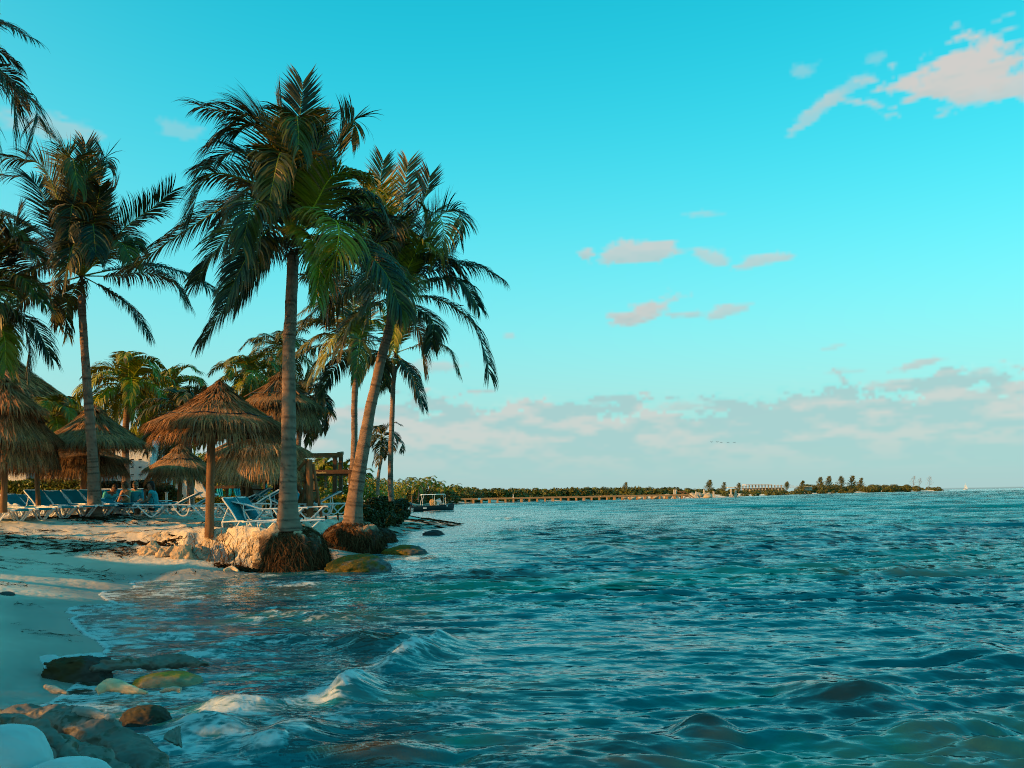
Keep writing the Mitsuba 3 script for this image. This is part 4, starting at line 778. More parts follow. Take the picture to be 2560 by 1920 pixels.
# --- seaweed and twigs scattered over the beach (nobody could count them)
def wrack(n, region, seed, lo, hi, w, key_parent=None):
    r = np.random.default_rng(seed); V, Fc, C = [], [], []; x, y = region(r, n)
    z, sd = terrain(x, y); ok = (z > .05); x, y, z = x[ok], y[ok], z[ok]; n = len(x)
    a = r.normal(.25, .6, n); L = r.uniform(lo, hi, n); p = np.stack([x, y, z + .012], -1); pts = [p]
    for j in range(3):
        a = a + r.normal(0, .35, n); p = p + np.stack([np.cos(a), np.sin(a), 0 * a], -1) * (L / 3)[:, None]; p[:, 2] = terrain(p[:, 0], p[:, 1])[0] + .012 + r.uniform(0, .02, n); pts.append(p)
    pts = np.stack(pts, 1); ww = w * r.uniform(.4, 1.6, n)[:, None, None] * np.array([.5, 1, .9, .3])[None, :, None]; wv = np.stack([-np.sin(a), np.cos(a), r.normal(0, .5, n)], -1)[:, None]
    v = np.stack([pts - wv * ww, pts + wv * ww], 2).reshape(-1, 3); b = (np.arange(n) * 8)[:, None, None]; q = np.arange(3)[None, :, None] * 2
    f = np.concatenate([b + q + np.array([0, 1, 3]), b + q + np.array([0, 3, 2])], 1).reshape(-1, 3)
    return trimesh.Trimesh(v, f, process=False), np.repeat(np.array([.055, .034, .018]) * r.uniform(.3, 1.6, n)[:, None], 8, 0)
def reg_upper(r, n):
    Y = r.uniform(17.5, 23.6, n); px = r.uniform(-40, 600, n); X = (px - 1280) / FOCAL * Y; k = meshkit.fbm(np.stack([X * .5, Y * 1.4, X * 0], -1), 3, 5) > .52
    return X[k], Y[k]
def reg_band(r, n):
    Y = r.normal(21.3, .55, n); px = r.uniform(-40, 330, n); X = (px - 1280) / FOCAL * Y + r.normal(0, .1, n); k = meshkit.fbm(np.stack([X * .8, Y * 2.2, X * 0], -1), 3, 6) > .45; return X[k], Y[k]
def reg_low(r, n):
    Y = r.uniform(10, 18, n); X = (r.uniform(-20, 340, n) - 1280) / FOCAL * Y; k = meshkit.fbm(np.stack([X * 1.2, Y * 1.2, X * 0], -1), 3, 7) > .60; return X[k], Y[k]
def reg_spit(r, n):
    Y = r.uniform(38, 62, n); X = -7.5 + (Y - 38) * .12 + r.normal(0, 1.6, n); k = meshkit.fbm(np.stack([X * .5, Y * .35, X * 0], -1), 3, 8) > .47; return X[k], Y[k]
def reg_foot(r, n):
    a = r.uniform(0, 6.28, n); q = np.abs(r.normal(0, .8, n)); return -12.25 + np.cos(a) * q * 1.6, 26.6 + np.sin(a) * q
ws = [wrack(1300, reg_upper, 1, .06, .35, .006), wrack(800, reg_band, 2, .08, .4, .008), wrack(1000, reg_low, 3, .04, .2, .005), wrack(1700, reg_spit, 4, .2, .9, .026), wrack(900, reg_foot, 6, .1, .45, .012)]
for i, (m, c) in enumerate(ws):
    single('seaweed_litter', ['dark seaweed strands strewn over the dry upper beach', 'dense dark seaweed line on the shaded beach at left', 'sparse seaweed bits on the smooth wet sand', 'black seaweed mats on the sand spit', 'dry twigs and litter round the foot of the left palm'][i], 'seaweed', m, M_STRAW, False, kind='stuff', color=c)
r_ = np.random.default_rng(15)
for i, (px, py, Y, w, h, lab) in enumerate([(385, 1399, 21.9, 150, 5, 'long flat clump of dark seaweed in front of the boulder row'), (600, 1407, 20.0, 120, 5, 'flat clump of dark brown seaweed below the sand bank'), (192, 1366, 20.6, 14, 4, 'small dark seaweed tuft on the shaded sand')]):
    c = at(px, py, Y); ms, cs = [], []
    for k in range(90 if w > 20 else 14):
        x = c[0] + r_.normal(0, .26) * w / FOCAL * Y; y = c[1] + r_.normal(0, .10); z = ground(x, y)
        m = tube(np.array([[x, y, z + .01], [x + r_.uniform(-.1, .1), y + r_.uniform(-.05, .05), z + r_.uniform(.02, .06)], [x + r_.uniform(-.2, .2), y + r_.uniform(-.08, .08), z + .01]]), .014, 4); ms.append(m); cs.append(np.tile(np.array([.03, .018, .010]) * r_.uniform(.5, 1.6), (len(m.vertices), 1)))
    single('seaweed_clump', lab, 'seaweed', cat(*ms), M_STRAW, False, color=np.vstack(cs))

# --- sandbags, cloth, driftwood at lower left
M_BAG = M('bag_cloth', two({'type': 'bumpmap', 'nested': principled(mikit.proc(lambda p, n, uv: dmix((.34, .40, .40), (.52, .56, .55), dfbm(p.x * 6, p.y * 6, p.z * 6, 4))), .8, .25), 'bump': mikit.proc(lambda p, n, uv: dfbm(p.x * 14, p.y * 14, p.z * 14, 3), eps=.006), 'scale': .02}))
def geo_col(p, n, uv):
    g = dfbm(p.x * 4, p.y * 4, p.z * 4, 4); f = dfbm(p.x * 22, p.y * 22, p.z * 22, 3)
    return dmix(dmix((.075, .070, .060), (.20, .17, .135), g), (.055, .045, .018), dstep(.52, .66, f) * dstep(.4, .6, g) * .8)
M_GEO = M('wet_geotextile', two({'type': 'bumpmap', 'nested': principled(mikit.proc(geo_col), .55, .45), 'bump': mikit.proc(lambda p, n, uv: dfbm(p.x * 10, p.y * 10, p.z * 10, 4), eps=.006), 'scale': .07}))
def pillow(c, sx, sy, sz, seed, rz=0, p=2.6, wr=.06):
    m = ico(5); v = m.vertices.copy(); v = np.sign(v) * np.abs(v) ** (2 / p); v /= np.maximum((np.abs(v) ** p).sum(1) ** (1 / p), 1e-6)[:, None]
    v = v * (1 + wr * (meshkit.fbm(v * 1.8 + seed, 4, seed) - .5) * 2 + wr * .35 * (meshkit.fbm(v * 7 + seed, 3, seed) - .5))[:, None] * [sx, sy, sz]
    q, s = math.cos(rz), math.sin(rz); v = v @ np.array([[q, s, 0], [-s, q, 0], [0, 0, 1]]); return trimesh.Trimesh(v + c, m.faces, process=False)
c = at(30, 1900, 3.7); single('sandbag', 'large pale bulging sandbag in the lower left corner', 'sandbag', pillow(c + [-.10, .05, -.085], .21, .25, .19, 1, .3), M_BAG, True)
c = at(160, 1950, 3.6); single('sandbag', 'pale sandbag at the bottom edge right of the corner one', 'sandbag', pillow(c + [0, 0, -.05], .15, .18, .12, 2, -.5), M_BAG, True)
def geotube(label, pts, rad, seed, flat=.6, wr=.09, mat=None):
    path = catmull(pts, 150); R = np.interp(np.linspace(0, 1, 150), np.linspace(0, 1, len(rad)), rad); m = tube(path, R, 72, True, flat); v = m.vertices
    d = (meshkit.fbm(v * np.array([2.2, 2.2, 3]) + seed, 4, seed) - .5) * wr * 2 + (meshkit.fbm(v * 9 + seed, 3, seed) - .5) * wr * .8 + (meshkit.fbm(v * np.array([18, 18, 30]) + seed, 3, seed) - .5) * .03 - .025 * np.clip(1 - 14 * np.abs(meshkit.fbm(v * np.array([3, 4, 6]) + 3 * seed, 3, seed + 9) - .5), 0, 1)
    m.vertices = v + trimesh.Trimesh(v, m.faces, process=False).vertex_normals * d[:, None]; return single('geotextile_tube', label, 'sandbag tube', m, mat or M_GEO, True)
geotube('wide brown geotextile sand tube sloping down to the water at lower left', [at(-160, 1790, 5.6) - [0, 0, .12], at(60, 1850, 5.0) - [0, 0, .16], at(200, 1890, 4.7) - [0, 0, .18], at(330, 1960, 4.3) - [0, 0, .22], at(420, 2050, 4.0) - [0, 0, .25]], [.20, .24, .24, .24, .2], 4, .75)
geotube('dark folded hem of the sand tube running past the pale sandbags', [at(-60, 1822, 4.3), at(40, 1808, 4.3), at(110, 1830, 4.15), at(170, 1880, 4.0), at(240, 1945, 3.85)], [.03, .034, .036, .036, .03], 6, .7, .02)
geotube('long grey sand tube lying half buried behind the driftwood log', [at(-120, 1775, 6.6) - [0, 0, .05], at(60, 1790, 6.3) - [0, 0, .04], at(200, 1800, 6.0) - [0, 0, .05], at(330, 1850, 5.5) - [0, 0, .09], at(420, 1905, 5.1) - [0, 0, .12]], [.10, .13, .13, .12, .06], 8, .6, .05)
geotube('grey wrinkled cloth roll between the two pale lit streaks behind the dark block', [at(230, 1672, 8.0), at(330, 1660, 8.3), at(430, 1652, 8.6), at(520, 1658, 8.6)], [.04, .08, .09, .03], 9, .55, .03)
# torn white cloth
def cloth(label, corners, Y, seed, amp, mat, nu=40, nv=20, name='torn_cloth'):
    (a, b, c_, d) = [at(x, y, yy) for (x, y), yy in zip(corners, Y)]
    u, v = np.meshgrid(np.linspace(0, 1, nu), np.linspace(0, 1, nv), indexing='ij'); P = (a * (1 - u[..., None]) + b * u[..., None]) * (1 - v[..., None]) + (d * (1 - u[..., None]) + c_ * u[..., None]) * v[..., None]
    q = np.stack([u * 6, v * 2.5, u * 0 + seed], -1); P = P + np.stack([meshkit.fbm(q, 3, seed) - .5, meshkit.fbm(q + 9, 3, seed) - .5, (meshkit.fbm(q + 5, 4, seed) - .5) * 1.6], -1) * amp
    g = grid_mesh(P); th = trimesh.Trimesh(np.vstack([g.vertices, g.vertices - [0, .004, .006]]), np.vstack([g.faces, g.faces[:, ::-1] + len(g.vertices)]), process=False)
    return single(name, label, 'cloth', th, mat, True)
cloth('torn whitish bag cloth arched over the sand behind the dark block', [(98, 1640), (258, 1630), (250, 1646), (108, 1668)], [8.2, 8.6, 8.3, 8.0], 3, .03, M_BAG)
cloth('grey brown cloth wedge standing up in the foam at lower left', [(425, 1822), (452, 1815), (456, 1866), (408, 1846)], [5.6, 5.7, 5.5, 5.5], 5, .012, M_GEO)
cloth('bright blue plastic sheet under the driftwood log', [(168, 1788), (210, 1780), (240, 1810), (196, 1822)], [6.05, 6.1, 5.85, 5.8], 8, .02, M_CYAN, name='plastic_sheet')
def log(label, pts, rad, seed, col, knob=False):
    path = catmull(pts, 40); m = tube(path, np.interp(np.linspace(0, 1, 40), np.linspace(0, 1, len(rad)), rad), 16); v = m.vertices; g = meshkit.fbm(v * np.array([14, 14, 40]) + seed, 4, seed)
    m.vertices = v + m.vertex_normals * ((g - .5) * .018)[:, None]; k = thing('driftwood', label, 'driftwood'); part(k, 'stem', m, M_ROCK, True, color=np.array(col) * (.45 + 1.1 * g)[:, None])
    if knob: q = rock(*path[-1], .035, .035, .034, seed, 0, .2, 3); part(k, 'knot', q, M_ROCK, True, color=np.array(col) * (.4 + 1.0 * meshkit.fbm(q.vertices * 40, 3, 2))[:, None])
log('grey driftwood log with a round knotted end between mossy rocks', [at(186, 1778, 6.0), at(225, 1782, 5.95), at(262, 1795, 5.85), at(274, 1797, 5.8)], [.026, .036, .022, .024], 3, (.30, .30, .28), True)
log('sunlit tan driftwood piece lying in front of the golden rock', [at(242, 1728, 7.2), at(275, 1712, 7.25), at(320, 1722, 7.2), at(368, 1732, 7.1)], [.03, .05, .04, .008], 5, (.62, .46, .28))
log('pale crooked branch end beside the golden rock', [at(400, 1728, 7.0), at(430, 1722, 7.0), at(452, 1726, 7.0)], [.01, .02, .022], 6, (.4, .33, .25))
log('thin curved stick lying on the sand berm', [at(215, 1338, 22.6), at(300, 1331, 22.8), at(390, 1332, 22.6)], [.012, .02, .01], 7, (.45, .36, .26))
log('short bleached branch stub on the wet sand below the bank', [at(560, 1426, 19.2), at(580, 1420, 19.3), at(596, 1428, 19.1)], [.03, .05, .02], 8, (.5, .4, .28))
log('small pale branch in the shallows below the dark block', [at(112, 1716, 6.9), at(135, 1724, 6.8), at(168, 1733, 6.7)], [.012, .03, .008], 9, (.42, .34, .26))
# ---------------------------------------------------------------- sun loungers
def mat_rows(R, t):
    A = np.eye(4); A[:3, :3] = R; A[:3, 3] = t; return mi.ScalarTransform4f(A.tolist())
W2 = .30
def lounger_parts(back):
    """local: x runs from foot (0) to head (1.9), z up; back = rise of the backrest in radians"""
    hz, hx, bl = .33, 1.18, .74; cb, sb = math.cos(back), math.sin(back); P = {}
    rails = []
    for s in (-1, 1):
        rails.append(tube(catmull([(0, s * W2, hz), (.05, s * W2, hz + .015), (.6, s * W2, hz), (hx + .1, s * W2, hz), (1.62, s * W2, hz - .02)], 14), .026, 8, True, .8))
    rails.append(bar((0, -W2, hz), (0, W2, hz), .024, .024, 8)); P['rail'] = cat(*rails)
    legs = []
    for s in (-1, 1):
        legs.append(('leg', tube(catmull([(.12, s * W2, hz), (.30, s * W2 * 1.02, .16), (.46, s * W2 * 1.04, .015), (.58, s * W2 * 1.04, .015), (.74, s * W2 * 1.02, .17), (.86, s * W2, hz)], 16), .022, 8)))
        legs.append(('leg', tube(catmull([(1.10, s * W2, hz), (1.22, s * W2 * 1.02, .16), (1.36, s * W2 * 1.04, .015), (1.5, s * W2 * 1.03, .015), (1.58, s * W2, .18), (1.6, s * W2, hz - .02)], 16), .022, 8)))
    P['legs'] = legs
    u = np.linspace(.02, hx, 10); v = np.linspace(-1, 1, 7); U, V = np.meshgrid(u, v, indexing='ij')
    g = grid_mesh(np.stack([U, V * (W2 - .005), hz + .02 - .025 * (1 - V ** 2)], -1)); lo = grid_mesh(np.stack([U, V * (W2 - .005), hz + .012 - .025 * (1 - V ** 2)], -1)[::-1])
    wrap = tube(np.array([(0.0, -W2 + .10, hz), (0.0, W2 - .10, hz)]), .031, 10)
    P['sling'] = cat(g, lo, wrap)
    f = lambda a, y, o=0: np.array([hx + a * cb - o * sb, y, hz + a * sb + o * cb])
    P['back_frame'] = cat(*[tube(catmull([f(0, s * W2), f(.3, s * W2, .01), f(bl - .05, s * W2, -.01), f(bl, s * (W2 - .06), -.015)], 12), .026, 8, True, .8) for s in (-1, 1)], tube(np.array([f(bl, -W2 + .06, -.015), f(bl, W2 - .06, -.015)]), .026, 8), *([bar(f(.45, s * W2), (hx + .42, s * W2, hz - .01), .014, .014, 6) for s in (-1, 1)] if back > .2 else []))
    A, V = np.meshgrid(np.linspace(.03, bl, 9), v, indexing='ij'); o = -.03 * (1 - V ** 2) + .02
    q = lambda d: np.stack([hx + A * cb - (o + d) * sb, V * (W2 - .004), hz + A * sb + (o + d) * cb], -1)
    P['back_sling'] = cat(grid_mesh(q(0)), grid_mesh(q(-.008)[::-1]))
    P['towel'] = grid_mesh(np.stack([hx + A * cb - (o + .012) * sb, V * (W2 + .012), hz + A * sb + (o + .012) * cb], -1))
    return P
LP = {}
def lounger(label, foot, yaw, back=.66, group=None, towel=False, pitch=0.0):
    if back not in LP:
        P = lounger_parts(back); LP[back] = [('rail', mikit.ply(P['rail'], M_WHITE, smooth=40))] + [(n, mikit.ply(m, M_WHITE, smooth=40)) for n, m in P['legs']] + [('seat_sling', mikit.ply(P['sling'], M_BLUE, smooth=40)), ('backrest_frame', mikit.ply(P['back_frame'], M_WHITE, smooth=40)), ('backrest_sling', mikit.ply(P['back_sling'], M_BLUE, smooth=40))]
        LP[(back, 't')] = mikit.ply(P['towel'], two_towel, smooth=True)
    t = thing('sun_lounger', label, 'sun lounger', group)
    c, s = math.cos(yaw), math.sin(yaw); cp, sp = math.cos(pitch), math.sin(pitch)
    R = np.array([[c, -s, 0], [s, c, 0], [0, 0, 1]]) @ np.array([[cp, 0, -sp], [0, 1, 0], [sp, 0, cp]])
    M_ = mat_rows(R, foot)
    for n, d in LP[back]: part(t, n, d, None, to_world=M_)
    if towel: put(thing('towel', 'bright cyan towel spread over the backrest of a lounger beside the parasol post', 'towel'), LP[(back, 't')], None, to_world=M_)
    return t
two_towel = M_CYAN
AXY = math.atan2(.40, -.92)
rowdir = np.array([.42, .90])
for k in range(8):
    f = at(52, 1312, 24.3)[:2] + rowdir * .70 * k; z = max(ground(*f), ground(f[0] - .5, f[1] + .2)) - .01
    lounger('flat blue lounger in the front row at left, ' + ['nearest one, under the white shoes', 'second from the nearest', 'third from the nearest', 'fourth from the nearest', 'fifth from the nearest', 'third from the far end', 'second from the far end', 'at the far end by the palm'][k], [*f, z], AXY, .05, 'front row of flat loungers at left')
ORD = ['leftmost and nearest', 'second', 'third', 'fourth', 'fifth', 'sixth', 'rightmost, against the palm trunk']
for k in range(7):
    hd = at(79, 1222, 28.3)[:2] + rowdir * .68 * k * .95; f = hd - np.array([math.cos(AXY), math.sin(AXY)]) * 1.78; z = max(ground(*f), ground(*hd)) - .02
    lounger('blue lounger with raised back left of the palm trunk, ' + ORD[k], [*f, z], AXY, .72)
for k in range(3):
    hd = at(22 + k * 19, 1228, 31.0 + .4 * k)[:2]; f = hd - np.array([math.cos(AXY), math.sin(AXY)]) * 1.75
    lounger('raised blue lounger behind the shoes in the back row, ' + ['left one', 'middle one', 'right one'][k], [*f, ground(*f) - .06], AXY, .62)
def lounge_px(label, foot, Y, yaw, back, z=None, **k):
    p = at(foot[0], foot[1], Y); lounger(label, [p[0], p[1], p[2] if z is None else z], yaw, back, **k)
lounge_px('blue lounger that the woman in the teal dress sits on', (392, 1296), 27.8, math.pi - .15, .42)
lounge_px('blue lounger in side view with a small raised headrest at its right end', (338, 1292), 27.2, .14, .50)
lounge_px('empty blue lounger behind the seated group near the round hedge', (398, 1290), 30.5, .1, .5)
lounge_px('blue lounger left of the parasol post, only its white legs and seat end showing', (476, 1296), 26.5, .1, .45)
lounge_px('blue lounger with raised backrest behind the parasol post at left', (505, 1292), 27.6, .05, .62)
lounge_px('blue lounger with the bright cyan towel, right of the parasol post', (520, 1291), 27.0, .05, .66, towel=True)
lounge_px('blue lounger right beside the towel covered one', (540, 1290), 26.4, .05, .55)
lounge_px('sunlit lounger behind the bank crest, left of the pair by the main trunk', (714, 1334), 23.6, math.pi - .22, .95)
lounge_px('sunlit lounger behind the bank crest, right of the pair by the main trunk', (742, 1330), 24.3, math.pi - .22, .95)
lounge_px('shaded lounger between the hut legs left of the main trunk', (690, 1290), 27.0, .3, .5)
lounge_px('blue lounger right of the main trunk with a striped blue and white foot edge', (822, 1296), 26.8, math.pi + .05, .5)
lounge_px('lounger foot end with pale blue edge just right of the main trunk base', (768, 1302), 24.6, math.pi + .2, .3)
lounge_px('flat blue lounger low behind the bank right of the root ball', (806, 1334), 23.4, math.pi + .35, .04)
lounge_px('pair lounger with raised back by the bushes, left one', (842, 1284), 31.5, math.pi - .2, .80)
lounge_px('pair lounger with raised back by the bushes, right one', (880, 1284), 31.0, math.pi - .2, .80)
# white shoes standing on the nearest lounger
f0 = at(34, 1272, 24.75)
for i, dx in enumerate((0, .2)):
    sh = thing('shoe', ['left white shoe standing on the nearest lounger', 'right white shoe standing on the nearest lounger'][i], 'shoe')
    base = np.array([f0[0] - .08 + dx, f0[1] - .05 * i, ground(f0[0], f0[1]) + .365])
    so = trimesh.convex.convex_hull(np.array([[x, y, z] for x, w in ((-.13, .035), (-.08, .045), (.06, .045), (.13, .03)) for y in (-w, w) for z in (0, .03)])); so.apply_translation(base); part(sh, 'sole', so, M_WHITE)
    up = trimesh.convex.convex_hull(np.array([[-.13, 0, .03], [-.12, .035, .03], [-.12, -.035, .03], [-.12, .03, .11], [-.12, -.03, .11], [-.04, .035, .105], [-.04, -.035, .105], [.05, .04, .06], [.05, -.04, .06], [.125, .02, .035], [.125, -.02, .035]])).subdivide_loop(2); up.apply_translation(base); part(sh, 'upper', up, M_WHITE, True)

# ---------------------------------------------------------------- people
def body(joints, bones, h=.03):
    B = manifold3d.Manifold()
    for a, b in bones:
        pa, ra = joints[a]; pb, rb = joints[b]
        S = [manifold3d.Manifold.sphere(r, 14).translate([float(x) for x in p]) for p, r in ((pa, ra), (pb, rb))]
        B = B + manifold3d.Manifold.batch_hull(S)
    m = B.refine_to_length(h).to_mesh(); t = trimesh.Trimesh(m.vert_properties[:, :3], m.tri_verts, process=True)
    trimesh.smoothing.filter_taubin(t, .5, .53, 8); return t
def person(label, pos, yaw, pose, skin, wear, hair, hairlen=.0, extras=(), scale=1.0):
    """pose: joints in metres, x to the person's left, y forwards, z up; wear: list of (name, bones, extra radius, colour)"""
    t = thing('person', label, 'person')
    J = {'pelvis': (pose['pelvis'], .115), 'hipL': (pose['hipL'], .09), 'hipR': (pose['hipR'], .09), 'kneeL': (pose['kneeL'], .058), 'kneeR': (pose['kneeR'], .058), 'ankL': (pose['ankL'], .04), 'ankR': (pose['ankR'], .04),
         'chest': (pose['chest'], .13), 'shL': (pose['shL'], .058), 'shR': (pose['shR'], .058), 'elL': (pose['elL'], .042), 'elR': (pose['elR'], .042), 'wrL': (pose['wrL'], .030), 'wrR': (pose['wrR'], .030), 'neck': (pose['neck'], .052), 'head': (pose['head'], .085)}
    hd = np.array(pose['head'], float); fd = unit(np.array(pose.get('face', (0, 1, -.1)), float)); upv = unit(hd - np.array(pose['neck'], float)); upv = unit(upv - (upv @ fd) * fd); sd = np.cross(fd, upv)
    J['crown'] = (hd + upv * .035 - fd * .012, .090); J['chin'] = (hd - upv * .075 + fd * .045, .042); J['nose'] = (hd + fd * .098 - upv * .012, .012); J['browp'] = (hd + fd * .045 + upv * .01, .058); J['earL'] = (hd + sd * .088 - upv * .01, .016); J['earR'] = (hd - sd * .088 - upv * .01, .016)
    bones = [('pelvis', 'chest'), ('pelvis', 'hipL'), ('pelvis', 'hipR'), ('hipL', 'kneeL'), ('kneeL', 'ankL'), ('hipR', 'kneeR'), ('kneeR', 'ankR'), ('chest', 'shL'), ('chest', 'shR'), ('shL', 'elL'), ('elL', 'wrL'), ('shR', 'elR'), ('elR', 'wrR'), ('chest', 'neck'), ('shL', 'neck'), ('shR', 'neck'), ('neck', 'head'), ('head', 'crown'), ('head', 'chin'), ('browp', 'nose'), ('head', 'browp'), ('head', 'earL'), ('head', 'earR')]
    for s in 'LR':
        a, w = np.array(pose['el' + s], float), np.array(pose['wr' + s], float); d = unit(w - a); sx = unit(np.cross(d, [0, 0, 1.0]) + 1e-6); up_ = np.cross(sx, d)
        J['palm' + s] = (w + d * .055, .030); bones.append(('wr' + s, 'palm' + s))
        for i in range(4):
            o = (i - 1.5) * .019; L = [.034, .040, .037, .028][i]; k1, k2 = f'f{s}{i}a', f'f{s}{i}b'; b0 = f'f{s}{i}o'
            J[b0] = (w + d * .07 + sx * o, .0095); J[k1] = (w + d * (.085 + L * .7) + sx * o * 1.1 - up_ * .008, .009); J[k2] = (w + d * (.09 + L * 1.15) + sx * o * 1.1 - up_ * .03, .008); bones += [(b0, k1), (k1, k2)]
        q = 1 if s == 'R' else -1; J[f't{s}a'] = (w + d * .03 + sx * q * .028, .011); J[f't{s}b'] = (w + d * .075 + sx * q * .045 - up_ * .012, .009); bones.append((f't{s}a', f't{s}b'))
        an = np.array(pose['ank' + s], float); J['toe' + s] = (an + np.array(pose.get('toe', (0, .16, -.05))), .03); bones.append(('ank' + s, 'toe' + s))
    cy, sy = math.cos(yaw), math.sin(yaw); R = np.array([[cy, -sy, 0], [sy, cy, 0], [0, 0, 1]]) * scale
    place = lambda m: trimesh.Trimesh(m.vertices @ R.T + pos, m.faces, process=False)
    paint = lambda m, c: np.array(c) * (.85 + .3 * meshkit.fbm(m.vertices * 9, 3, 1))[:, None]
    m = place(body(J, bones, .022)); part(t, 'body', m, M_SKIN, True, color=paint(m, skin))
    for name, bl, grow, col in wear:
        JJ = {k: (p, r + grow) for k, (p, r) in J.items()}; m = place(body(JJ, bl, .03)); part(t, name, m, M_SKIN, True, color=paint(m, col))
    if hair is not None:
        HJ = {'a': (hd + upv * .052 - fd * .028, .092), 'b': (hd - fd * .045 + upv * .0, .082), 'c': (hd - fd * .055 - upv * (.05 + hairlen), .05 if hairlen else .06), 'd': (hd + upv * .075 + fd * .035, .055)}
        m = place(body(HJ, [('a', 'b'), ('b', 'c'), ('a', 'd')], .022)); n = (meshkit.fbm(m.vertices * np.array([40, 40, 12]), 3, 5) - .5) * .02; m.vertices = m.vertices + m.vertex_normals * n[:, None]; part(t, 'hair', m, M_SKIN, True, color=paint(m, hair))
    for s in (-1, 1):
        e = ico(2, .012); e.apply_translation(hd + fd * .088 + sd * s * .032 + upv * .012); m = place(e); part(t, 'eye', m, M_SKIN, True, color=np.tile([.03, .02, .02], (len(m.vertices), 1)))
    mo = ico(2, 1.0); mo.vertices = mo.vertices @ np.diag([.022, .008, .007]); 
    mo.vertices = mo.vertices[:, :1] * sd + mo.vertices[:, 1:2] * fd + mo.vertices[:, 2:3] * upv + hd + fd * .083 - upv * .055; m = place(mo); part(t, 'mouth', m, M_SKIN, True, color=np.tile([.30, .10, .08], (len(m.vertices), 1)))
    for name, fn, col in extras:
        m = place(fn(hd, fd, upv, sd)); part(t, name, m, M_SKIN, True, color=np.tile(col, (len(m.vertices), 1)))
    return t
TORSO = [('pelvis', 'chest'), ('chest', 'shL'), ('chest', 'shR'), ('pelvis', 'hipL'), ('pelvis', 'hipR')]
def sit(lean=0.0, arms=None, face=(0, 1, -.1), knees=.18, legs=True, headf=0.0):
    l = lean; C = lambda z, y=0.0: (0, y + math.sin(l) * z, math.cos(l) * z)
    P = dict(pelvis=(0, 0, .12), hipL=(.10, .02, .10), hipR=(-.10, .02, .10), kneeL=(.14, .44, knees), kneeR=(-.13, .45, knees), ankL=(.13, .52, knees - .40), ankR=(-.14, .55, knees - .40), chest=(0, math.sin(l) * .36, .12 + math.cos(l) * .34),
             neck=(0, math.sin(l) * .56 + headf * .5, .12 + math.cos(l) * .50), head=(0, math.sin(l) * .68 + .02 + headf, .12 + math.cos(l) * .64), face=face)
    P['shL'] = (.19, math.sin(l) * .47, .12 + math.cos(l) * .44); P['shR'] = (-.19, math.sin(l) * .47, .12 + math.cos(l) * .44)
    P['elL'] = (.26, math.sin(l) * .3 + .10, .12 + math.cos(l) * .20); P['elR'] = (-.26, math.sin(l) * .3 + .10, .12 + math.cos(l) * .20); P['wrL'] = (.16, .34, .22); P['wrR'] = (-.16, .34, .22)
    P.update(arms or {}); return P
TAN, DARKSKIN, FAIR = (.38, .19, .09), (.22, .12, .075), (.42, .24, .15)
TEAL, DKTEAL = (.01, .30, .38), (.01, .14, .19)
pz = lambda px, py, Y: at(px, py, Y)
person('dark haired person in a light teal shirt bending forward just right of the palm trunk', pz(262, 1271, 30.2), -2.1, sit(.62, face=(0, .7, -.7), headf=.06), DARKSKIN, [('shirt', TORSO + [('shL', 'elL'), ('shR', 'elR')], .014, (.03, .42, .50)), ('shorts', [('pelvis', 'hipL'), ('pelvis', 'hipR'), ('hipL', 'kneeL'), ('hipR', 'kneeR')], .016, (.02, .03, .04))], (.015, .010, .008))
bag = trimesh.creation.torus(.19, .012)
person('tanned woman in a dark bikini with brown hair sitting among the loungers', pz(316, 1274, 29.6), 2.5, sit(.10, dict(wrL=(.05, .40, .14), elL=(.24, .16, .2)), face=(.75, .5, -.2)), TAN, [('bikini_top', [('chest', 'shL'), ('chest', 'shR')][:1] and [('chest', 'chest')], .006, (.012, .012, .014)), ('bikini_bottom', [('pelvis', 'hipL'), ('pelvis', 'hipR')], .008, (.012, .012, .014))], (.10, .045, .02), .0, [('hair_bun', lambda hd, fd, u, s: ico(2, .05).apply_translation(hd - fd * .08 + u * .09) or None, (.09, .04, .02))] if False else ())
def shades(hd, fd, u, s):
    return cat(*[box(0, 0, 0, .001, .001, .001).apply_translation((0, 0, 0)) for _ in ()], tube(catmull([hd - s * .088 + u * .012 + fd * .01, hd - s * .06 + fd * .095 + u * .012, hd + fd * .108 + u * .014, hd + s * .06 + fd * .095 + u * .012, hd + s * .088 + u * .012 + fd * .01], 16), .017, 8, True, .9))
def beard(hd, fd, u, s):
    m = ico(3, .062); m.vertices = m.vertices * [1, 1, 1.05]; m.apply_translation(hd - u * .065 + fd * .036); return m
person('bearded man in sunglasses and teal t-shirt behind the tanned woman', pz(338, 1272, 30.4), 3.25, sit(.05, face=(-.1, 1, -.25)), FAIR, [('t_shirt', TORSO + [('shL', 'elL'), ('shR', 'elR')], .015, (.01, .28, .36)), ('shorts', [('pelvis', 'hipL'), ('pelvis', 'hipR'), ('hipL', 'kneeL'), ('hipR', 'kneeR')], .016, (.02, .06, .09))], (.20, .14, .09), .0, [('sunglasses', shades, (.008, .008, .008)), ('beard', beard, (.12, .055, .03))])
person('dark haired woman in a teal dress on a lounger, hand to her mouth', pz(386, 1277, 28.0), 1.75, sit(.16, dict(wrL=(.06, .30, .52), elL=(.20, .30, .26), wrR=(-.1, .42, .22)), face=(0, 1, -.15), knees=.16), DARKSKIN, [('dress', TORSO + [('hipL', 'kneeL'), ('hipR', 'kneeR')], .016, (.01, .38, .46))], (.014, .009, .007), .10)
hb = thing('handbag', 'black shoulder bag at the side of the woman in the teal dress', 'bag')
